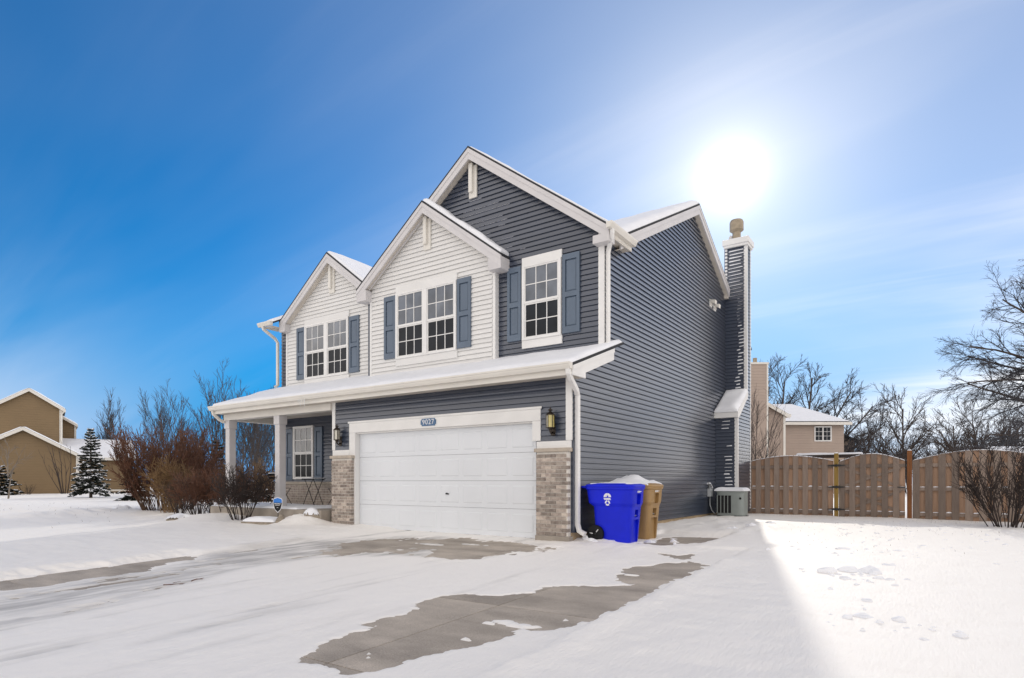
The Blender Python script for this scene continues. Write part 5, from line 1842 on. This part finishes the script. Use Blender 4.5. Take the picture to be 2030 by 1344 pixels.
def shrub(label, loc, seed, n, h, spread, mats, r=.012, spec=None, group='bare shrubs by the porch', name='bare_shrub', base=.22, rmin=.0065):
    rng = random.Random(seed)
    starts = []
    for _ in range(n):
        a = rng.uniform(0, 6.283)
        q = spread * math.sqrt(rng.random())
        starts.append(((base * math.cos(a) * rng.random(), base * math.sin(a) * rng.random(), -.15), (q * math.cos(a), q * math.sin(a), 1), h * rng.uniform(.72, 1.08), r * rng.uniform(.7, 1.2)))
    spec = spec or [(7, .42, .50, .02, .05, 6, .25), (5, .5, .55, .04, .1, 4, .15), (4, .5, .6, .03, .1, 2, .2)]
    return bare_tree(name, label, 'shrub', loc, seed, starts, spec, (T[mats[0]], T[mats[1]]), rmin, trunk_levels=1, sides=(4, 3), group=group)


def gl(u, d):
    p = at(u, d)
    return (p.x, p.y, ground_z(p.x, p.y) - .02)


BIG = [(11, .36, .40, .03, .05, 7, .22), (5, .45, .48, .06, .09, 4, .15), (3, .5, .5, .05, .1, 2, .2)]
shrub('tall vase shaped brown shrub at the left end of the row', gl(318, 19.5), 101, 60, 2.45, .60, ('twig_brown', 'twig_red'), .016, BIG, base=.45, rmin=.0085)
shrub('tall brown shrub behind the tan grassy clump', gl(362, 21.5), 102, 46, 2.55, .52, ('twig_brown', 'twig_red'), .016, BIG, base=.4, rmin=.0085)
TRIM = [(8, .36, .70, .01, .09, 6, .45), (5, .55, .75, .03, .16, 4, .10), (3, .5, .7, .03, .16, 2, .15)]
shrub('straw coloured upright shrub next to the tall brown shrub', gl(336, 18.6), 103, 40, 1.55, .22, ('twig_tan', 'twig_tan'), .010, TRIM, base=.22)
shrub('trimmed dark shrub above the grey boulder', gl(356, 17.8), 104, 20, 1.25, .38, ('twig_black', 'twig_brown'), .012, TRIM, base=.12)
shrub('trimmed reddish brown shrub third from the porch post', gl(392, 17.0), 105, 22, 1.2, .42, ('twig_black', 'twig_red'), .012, TRIM, base=.14)
shrub('trimmed reddish brown shrub just left of the porch post', gl(426, 17.4), 106, 24, 1.25, .42, ('twig_black', 'twig_red'), .012, TRIM, base=.14)
shrub('dark bare shrub standing in front of the left porch post', gl(480, 14.9), 107, 24, 1.25, .44, ('twig_black', 'twig_black'), .012, TRIM, base=.16)
shrub('low clipped red brown shrub between the porch post and the row', gl(447, 16.3), 121, 18, 1.1, .40, ('twig_black', 'twig_red'), .011, TRIM, base=.12)
shrub('reddish hedge shrub behind the left porch post', gl(452, 24.5), 108, 26, 1.9, .7, ('twig_red', 'twig_red'), .012, TRIM, base=.5)
shrub('tan hedge shrub seen through the porch opening', gl(510, 25.0), 109, 30, 2.0, .8, ('twig_brown', 'twig_tan'), .012, TRIM, base=.6)
shrub('brown hedge shrub showing between the trimmed shrubs', gl(405, 25), 110, 28, 2.0, .8, ('twig_brown', 'twig_brown'), .012, TRIM, base=.6)
shrub('brown hedge shrub beside the middle porch post', gl(545, 24), 113, 28, 1.9, .7, ('twig_red', 'twig_brown'), .012, TRIM, base=.6)
shrub('bare dark shrub in front of the fence at the right edge', gl(1996, 13.4), 111, 30, 1.75, .55, ('twig_black', 'twig_black'), .013, [(7, .40, .45, .02, .05, 6, .25), (5, .5, .5, .03, .1, 4, .15), (3, .5, .55, .03, .1, 2, .2)], group='bare shrubs by the fence', base=.3)
shrub('slender bare shrub against the neighbour chimney behind the fence', gl(1500, 27), 112, 11, 4.6, .22, ('twig_dark', 'twig_dark'), .022, [(10, .34, .45, .03, .05, 7, .18), (6, .45, .5, .04, .09, 4, .15), (3, .5, .5, .03, .1, 2, .2)], group='bare shrubs by the fence', base=.3, rmin=.006)
shrub('sparse dark shrub against the brown neighbour wall', gl(128, 47), 115, 7, 3.6, .48, ('twig_black', 'twig_dark'), .035, [(4, .30, .40, .02, .05, 6, .4), (3, .5, .5, .03, .1, 3, .2)], group='garden plants by the brown house', rmin=.012)
bare_tree('young_tree', 'small pale bare tree with snowy twigs at the left edge', 'tree', gl(16, 34), 116, [((0, 0, -.1), (.02, 0, 1), 1.7, .05), ((0, 0, 1.3), (.9, .2, .8), 1.6, .03), ((0, 0, 1.2), (-.8, .2, .7), 1.6, .03), ((0, 0, 1.5), (.3, -.2, 1), 1.4, .03), ((0, 0, 1.5), (-.3, -.2, 1), 1.4, .03)],
          [(5, .55, .6, .02, .06, 5, .55), (5, .5, .6, .0, .1, 4, .2), (4, .5, .6, .02, .1, 3, .2)], (T['twig_pale'], T['twig_pale']), .008, group='garden plants by the brown house')
shrub('low dark shrub on the snow left of the sparse shrub', gl(57, 45), 117, 9, 1.0, .8, ('twig_black', 'twig_black'), .018, [(5, .4, .5, .02, .06, 5, .3), (4, .5, .5, .02, .1, 3, .2)], group='garden plants by the brown house', rmin=.008)


# ------------------------------------------------------------------ evergreens
def conifer(name, label, loc, seed, h, wbase, whorls, mat, snowy, dens=1.0, group=None):
    t = thing(name, label, 'tree', loc, 0, group)
    rng = random.Random(seed)
    MB().tube([(0, 0, -.2), (0, 0, h * .5), (0, 0, h * .98)], [h * .022, h * .014, .008], 7).obj('trunk', T['bark'], t, world=False)
    nd, sw = MB(), MB()
    for w in range(whorls):
        f = (w + .3) / whorls
        z = h * (.10 + .88 * f)
        L0 = wbase * (1 - f) ** .85 + .08
        nb_ = max(4, int((9 - 4 * f) * dens))
        for b_ in range(nb_):
            a = rng.uniform(0, 6.283)
            L = L0 * rng.uniform(.6, 1.12)
            dz = -.22 + .75 * f + rng.uniform(-.1, .1)
            d = Vector((math.cos(a), math.sin(a), dz)).normalized()
            sd = Vector((-math.sin(a), math.cos(a), 0))
            n_ = max(4, int(L / .085))
            for i in range(1, n_ + 1):
                q = i / n_
                p = Vector((0, 0, z)) + d * (L * q) + Vector((0, 0, -.10 * L * q * q + .10 * L * max(0, q - .6)))
                for s_ in (-1, 1, 0):
                    l_ = (.30 * L * (1.15 - q) + .07) * rng.uniform(.6, 1.4)
                    dd = (sd * s_ * .9 + d * (.75 if s_ else .9) + Vector((0, 0, rng.uniform(-.45, .25)))).normalized()
                    wv = dd.cross(Vector((rng.gauss(0, .4), rng.gauss(0, .4), 1))).normalized() * (.050 + .030 * rng.random()) * (1 + h * .05)
                    e = p + dd * l_
                    m_ = p + dd * l_ * .55
                    nd.add([p - wv * .5, m_ - wv, e, m_ + wv, p + wv * .5], [(0, 1, 2, 3, 4)])
                    up_ = Vector((0, 0, .05))
                    m2 = m_ + up_ * .8
                    nd.add([p, m_ + Vector((0, 0, -.03)), e, m2], [(0, 1, 2, 3)])
                    if snowy and rng.random() < snowy * (.55 + .6 * q):
                        k_ = .8
                        lift = Vector((0, 0, .022))
                        top_ = Vector((0, 0, .045))
                        A, B, C, D_ = p - wv * k_ + lift, m_ - wv * 1.1 + lift, e + lift, m_ + wv * 1.1 + lift
                        cc = m_ + top_ + lift
                        sw.add([A, B, C, D_, cc], [(0, 1, 4), (1, 2, 4), (2, 3, 4), (3, 0, 4)])
    nd.obj('crown', mat, t, world=False)
    if sw.v:
        sw.obj('snow_layer', T['snow_cap'], t, world=False, kind='stuff')
    return t


conifer('spruce_tree', 'snow dusted spruce in front of the brown neighbour house', gl(180, 36.5), 5, 4.2, 1.05, 22, T['needles'], .22, 1.45)
conifer('evergreen_tree', 'dark evergreen between the shrubs and the left porch post', gl(430, 33), 6, 3.2, .95, 18, T['needles_dark'], 0, 1.1)
conifer('evergreen_shrub', 'dark snowy evergreen bush at the left edge by the brown wall', gl(2, 44), 7, 2.2, 1.5, 10, T['needles_dark'], .15, 1.3)
conifer('evergreen_shrub', 'low dark evergreen bush behind the tall brown shrub', gl(268, 31), 8, 1.3, 1.0, 8, T['needles_dark'], .1, 1.0)
conifer('evergreen_shrub', 'dark evergreen hedge bush beyond the porch floor', gl(520, 30), 9, 1.5, 1.5, 8, T['needles_dark'], .1, 1.0)


# ------------------------------------------------------------------ neighbouring houses, squared to their own streets
def frame_obj(mb, name, mat, parent, org, smooth=False):
    """shapes modelled as (right, away, up) round org"""
    o = mb.obj(name, mat, parent, world=False, smooth=smooth)
    return o


def neighbour(name, label, u, d):
    t = thing(name, label, 'house', at(u, d), YAW)
    return t


# brown house on the left; local x to the right, y away, metres
nh = neighbour('neighbour_house', 'brown sided house with snowy roofs at the left edge', 100, 50)
nh.rotation_euler.z = YAW + math.atan(915 / FOC)
sx = 1 / 30.5
X = lambda u: (u - 100) * sx
Zv = lambda v, dd=50: 1.06 + (954 - v) / FOC * dd
wb = T['wall_brown']
ax, az, rx, rz_ = X(57), Zv(768), X(124), Zv(803)
lxx = 2 * ax - rx
frame_obj(MB().prism([(lxx, -.2), (rx, -.2), (rx, rz_), (ax, az - .15), (lxx, rz_)], 2.0, 9.0, 'y'), 'wall', wb, nh, None)


def groof(par, ax, az, hw, s_, y0, y1, fdrop=.28, tr_=T['trim_cream']):
    r_ = MB().prism([(ax - hw, az - s_ * hw), (ax, az), (ax + hw, az - s_ * hw), (ax + hw, az - s_ * hw - .1), (ax, az - .1), (ax - hw, az - s_ * hw - .1)], y0, y1, 'y').obj('roof', T['shingle'], par, world=False)
    MB().prism([(ax - hw, az - s_ * hw - .02), (ax, az - .02), (ax + hw, az - s_ * hw - .02), (ax + hw, az - s_ * hw - fdrop), (ax, az - fdrop), (ax - hw, az - s_ * hw - fdrop)], y0 - .03, y0 + .02, 'y').obj('rake_board', tr_, par, world=False)
    sm = MB()
    snow_slab(sm, (ax - hw, y0, az - s_ * hw), (ax, y0, az), (ax, y1, az), (ax - hw, y1, az - s_ * hw), .10, 8, 8, .2, .3)
    snow_slab(sm, (ax, y0, az), (ax + hw, y0, az - s_ * hw), (ax + hw, y1, az - s_ * hw), (ax, y1, az), .10, 8, 8, .2, .3)
    sm.obj('snow_layer', T['snow_cap'], r_, world=False, smooth=True)


s1 = (az - rz_) / (rx - ax)
groof(nh, ax, az + .05, rx - ax + .25, s1, 1.7, 9.3)
box('corner_board', T['trim_cream'], nh, rx - .18, rx + .03, 1.94, 2.1, 3.0, rz_, world=False)
MB().tube([(rx + .2, 1.85, rz_ - .05), (rx + .1, 1.85, rz_ - .35), (rx - .05, 1.88, rz_ - .55), (rx - .05, 1.88, 4.4)], .07, 6).obj('downspout', T['trim_cream'], nh, world=False)
# one-storey gable in front
ax2, az2, rx2, rz2 = X(48), Zv(848, 48), X(156), Zv(899, 48)
frame_obj(MB().prism([(2 * ax2 - rx2, -.3), (rx2, -.3), (rx2, rz2), (ax2, az2 - .15), (2 * ax2 - rx2, rz2)], -1.5, 1.95, 'y'), 'wall', wb, nh, None)
s2 = (az2 - rz2) / (rx2 - ax2)
groof(nh, ax2, az2 + .05, rx2 - ax2 + .25, s2, -1.9, 1.93)
box('corner_board', T['trim_cream'], nh, rx2 - .18, rx2 + .03, -1.56, -1.4, 0.0, rz2, world=False)
# wing with the eave towards us
wz = Zv(905, 50)
frame_obj(MB().box(rx2 - .5, X(275), .6, 6.0, -.3, wz), 'wall', wb, nh, None)
wr = MB().prism([(.2, wz), (4.2, wz + 1.72), (8.2, wz), (8.2, wz - .1), (4.2, wz + 1.6), (.2, wz - .1)], rx2 - 2.5, X(285), 'x').obj('roof', T['shingle'], nh, world=False)
box('gutter', T['trim_cream'], nh, rx2 + .2, X(285), .10, .22, wz - .22, wz, world=False)
box('base_trim', T['trim_cream'], nh, rx2 + .1, X(275), .55, .6, .2, .35, world=False)
snow_slab(MB(), (rx2 - 2.5, .15, wz), (X(285), .15, wz), (X(285), 4.2, wz + 1.72), (rx2 - 2.5, 4.2, wz + 1.72), .12, 14, 10, .2, .3).obj('snow_layer', T['snow_cap'], wr, world=False, smooth=True)
# small rear gable showing past the corner
frame_obj(MB().prism([(X(120), 3), (X(155), 3), (X(155), Zv(842, 54)), (X(120), Zv(822, 54))], 5.0, 8.0, 'y'), 'wall', wb, nh, None)
MB().prism([(X(118), Zv(821, 54)), (X(160), Zv(840, 54)), (X(160), Zv(840, 54) - .22), (X(118), Zv(821, 54) - .22)], 4.7, 8.2, 'y').obj('rake_board', T['trim_cream'], nh, world=False)
box('corner_board', T['trim_cream'], nh, X(152), X(155) + .05, 4.95, 5.1, 3.5, Zv(842, 54), world=False)
snow_slab(MB(), (X(118), 4.7, Zv(821, 54)), (X(160), 4.7, Zv(840, 54)), (X(160), 8.2, Zv(840, 54)), (X(118), 8.2, Zv(821, 54)), .1, 6, 6, .2, .3).obj('snow_layer', T['snow_cap'], nh, world=False, smooth=True)

# tan house beyond the fence
th = neighbour('neighbour_house', 'tan sided house with snowy hip roof beyond the fence', 1590, 42)
sx = 42 / FOC
X = lambda u: (u - 1590) * sx
Zv = lambda v, dd=42: 1.06 + (954 - v) / FOC * dd
wt = T['wall_tan']
zeave = Zv(822)
xc_ = X(1556)
xl_ = xc_ - 7.0
slope = (Zv(800) - zeave) / (X(1556) - X(1517))
frame_obj(MB().prism([(xl_, -.3), (xc_, -.3), (xc_, zeave), (xc_ - 3.5, zeave + 3.5 * slope), (xl_, zeave)], 0, 5.9, 'y'), 'wall', wt, th, None)
groof(th, xc_ - 3.5, zeave + 3.5 * slope + .1, 3.7, slope, -.3, 9.0)
box('corner_board', T['trim_cream'], th, xc_ - .12, xc_ + .03, -.04, .10, -.2, zeave, world=False)
kk = 47.8 / 42
wx_ = (1673 - 1015) / FOC * 47.8 - (1590 - 1015) / FOC * 42
frame_obj(MB().box(xc_ - 1.0, wx_, 5.8, 12.0, -.3, zeave), 'wall', wt, th, None)
hr = MB()
e0, e1 = xc_ - .35, wx_ + .35
yA, yB_ = 5.45, 12.4
zr_ = zeave + 1.75
pts = [(e0 - 3, yA, zeave), (e1, yA, zeave), (e1, yB_, zeave), (e0 - 3, yB_, zeave), (e0 - 3, 8.9, zr_), (e1 - 3.0, 8.9, zr_)]
hr.add(pts, [(0, 1, 5, 4), (1, 2, 5), (2, 3, 4, 5), (3, 0, 4), (0, 3, 2, 1)])
hro = hr.obj('roof', T['shingle'], th, world=False)
sm = MB().add([(p[0], p[1], p[2] + .09) for p in pts], [(0, 1, 5, 4), (1, 2, 5), (2, 3, 4, 5), (3, 0, 4), (0, 3, 2, 1)])
sm.obj('snow_layer', T['snow_cap'], hro, world=False)
box('gutter', T['trim_cream'], th, xc_ + .03, e1 + .06, yA - .1, yA + .02, zeave - .2, zeave + .02, world=False)
box('gutter', T['trim_cream'], th, xc_ + .0, xc_ + .30, -.3, yA - .1, zeave - .18, zeave + .02, world=False)
# windows
def nwin(x0, x1, z0, z1, y, par, cols=(3, 3)):
    w_ = MB().box(x0 - .08, x1 + .08, y - .06, y - .002, z0 - .08, z0).box(x0 - .08, x1 + .08, y - .06, y - .002, z1, z1 + .08).box(x0 - .08, x0, y - .06, y - .002, z0, z1).box(x1, x1 + .08, y - .06, y - .002, z0, z1).box((x0 + x1) / 2 - .04, (x0 + x1) / 2 + .04, y - .06, y - .002, z0, z1).obj('window', T['trim'], par, world=False)
    for (a, b_) in ((x0, (x0 + x1) / 2 - .04), ((x0 + x1) / 2 + .04, x1)):
        for c in range(2):
            for r_ in range(3):
                ww, hh = (b_ - a) / 2, (z1 - z0) / 3
                MB().box(a + c * ww + .015, a + (c + 1) * ww - .015, y - .04, y - .03, z0 + r_ * hh + .015, z0 + (r_ + 1) * hh - .015).obj('pane', T['glass_lower'], w_, world=False)
        MB().box(a, b_, y - .030, y - .022, z0, z1).obj('muntin', T['trim'], w_, world=False)


ux = lambda u: (u - 1015) / FOC * 47.8 - (1590 - 1015) / FOC * 42
nwin(ux(1616), ux(1646), 1.06 + (954 - 873) / FOC * 47.8, 1.06 + (954 - 847) / FOC * 47.8, 5.8, th)
sw_ = MB().box(xc_ + .002, xc_ + .05, 1.3, 2.5, 2.3, 4.7).obj('window', T['trim'], th, world=False)
MB().box(xc_ + .051, xc_ + .06, 1.4, 2.4, 2.4, 3.45).obj('pane', T['glass_lower'], sw_, world=False)
MB().box(xc_ + .051, xc_ + .06, 1.4, 2.4, 3.55, 4.6).obj('pane', T['glass_lower'], sw_, world=False)
# its chimney chase
cz = Zv(724, 41.5)
box('chimney', wt, th, X(1478), X(1511), -.9, .2, -.2, cz, world=False)
box('chimney_cap', T['trim_cream'], th, X(1477), X(1513), -.95, .3, cz, cz + .12, world=False)
MB().tube([(X(1492), -.4, cz), (X(1492), -.4, cz + .5)], .14, 10).obj('flue', T['cap_metal'], th, world=False)
box('corner_board', T['trim_cream'], th, X(1509), X(1512), -.92, -.8, -.2, cz, world=False)
dsh = MB().loft([(0, 0, 0, .05, .05), (.06, 0, 0, .30, .30), (.10, 0, 0, .42, .42)], 16, 2)
dso = dsh.obj('satellite_dish', T['plate_blue'], th, world=False)
dso.location = (X(1571) + .6, 7.4, zeave + 1.72)
dso.rotation_euler = (math.radians(75), 0, .4)
# a further roof past it and a white shed roof at the right edge
fh = neighbour('neighbour_house', 'far tan gable end just right of the hip roofed house', 1686, 60)
sx = 60 / FOC
X = lambda u: (u - 1686) * sx
Zv = lambda v, dd=60: 1.06 + (954 - v) / FOC * dd
MB().prism([(X(1655), -.2), (X(1694), -.2), (X(1694), Zv(873)), (X(1655), Zv(856))], 0, 6, 'y').obj('wall', wt, fh, world=False)
MB().prism([(X(1650), Zv(853)), (X(1698), Zv(872)), (X(1698), Zv(876)), (X(1650), Zv(857))], -.3, 6.2, 'y').obj('roof', T['shingle'], fh, world=False)
box('window', T['trim'], fh, X(1686), X(1691), -.05, -.001, 1.6, 3.2, world=False)
sd_ = neighbour('garden_shed', 'snow covered shed roof over the fence at the right edge', 2035, 34)
sd_['category'] = 'shed'
sx = 34 / FOC
X = lambda u: (u - 2035) * sx
MB().box(X(2002), X(2090), 0, 3, -.2, 2.35).obj('wall', T['wall_tan'], sd_, world=False)
sr = MB().prism([(-.25, 2.3), (1.5, 3.0), (3.25, 2.3), (3.25, 2.22), (1.5, 2.9), (-.25, 2.22)], X(1996), X(2095), 'x').obj('roof', T['shingle'], sd_, world=False)
snow_slab(MB(), (X(1996), -.25, 2.3), (X(2095), -.25, 2.3), (X(2095), 1.5, 3.0), (X(1996), 1.5, 3.0), .12, 10, 8, .2, .15).obj('snow_layer', T['snow_cap'], sr, world=False, smooth=True)
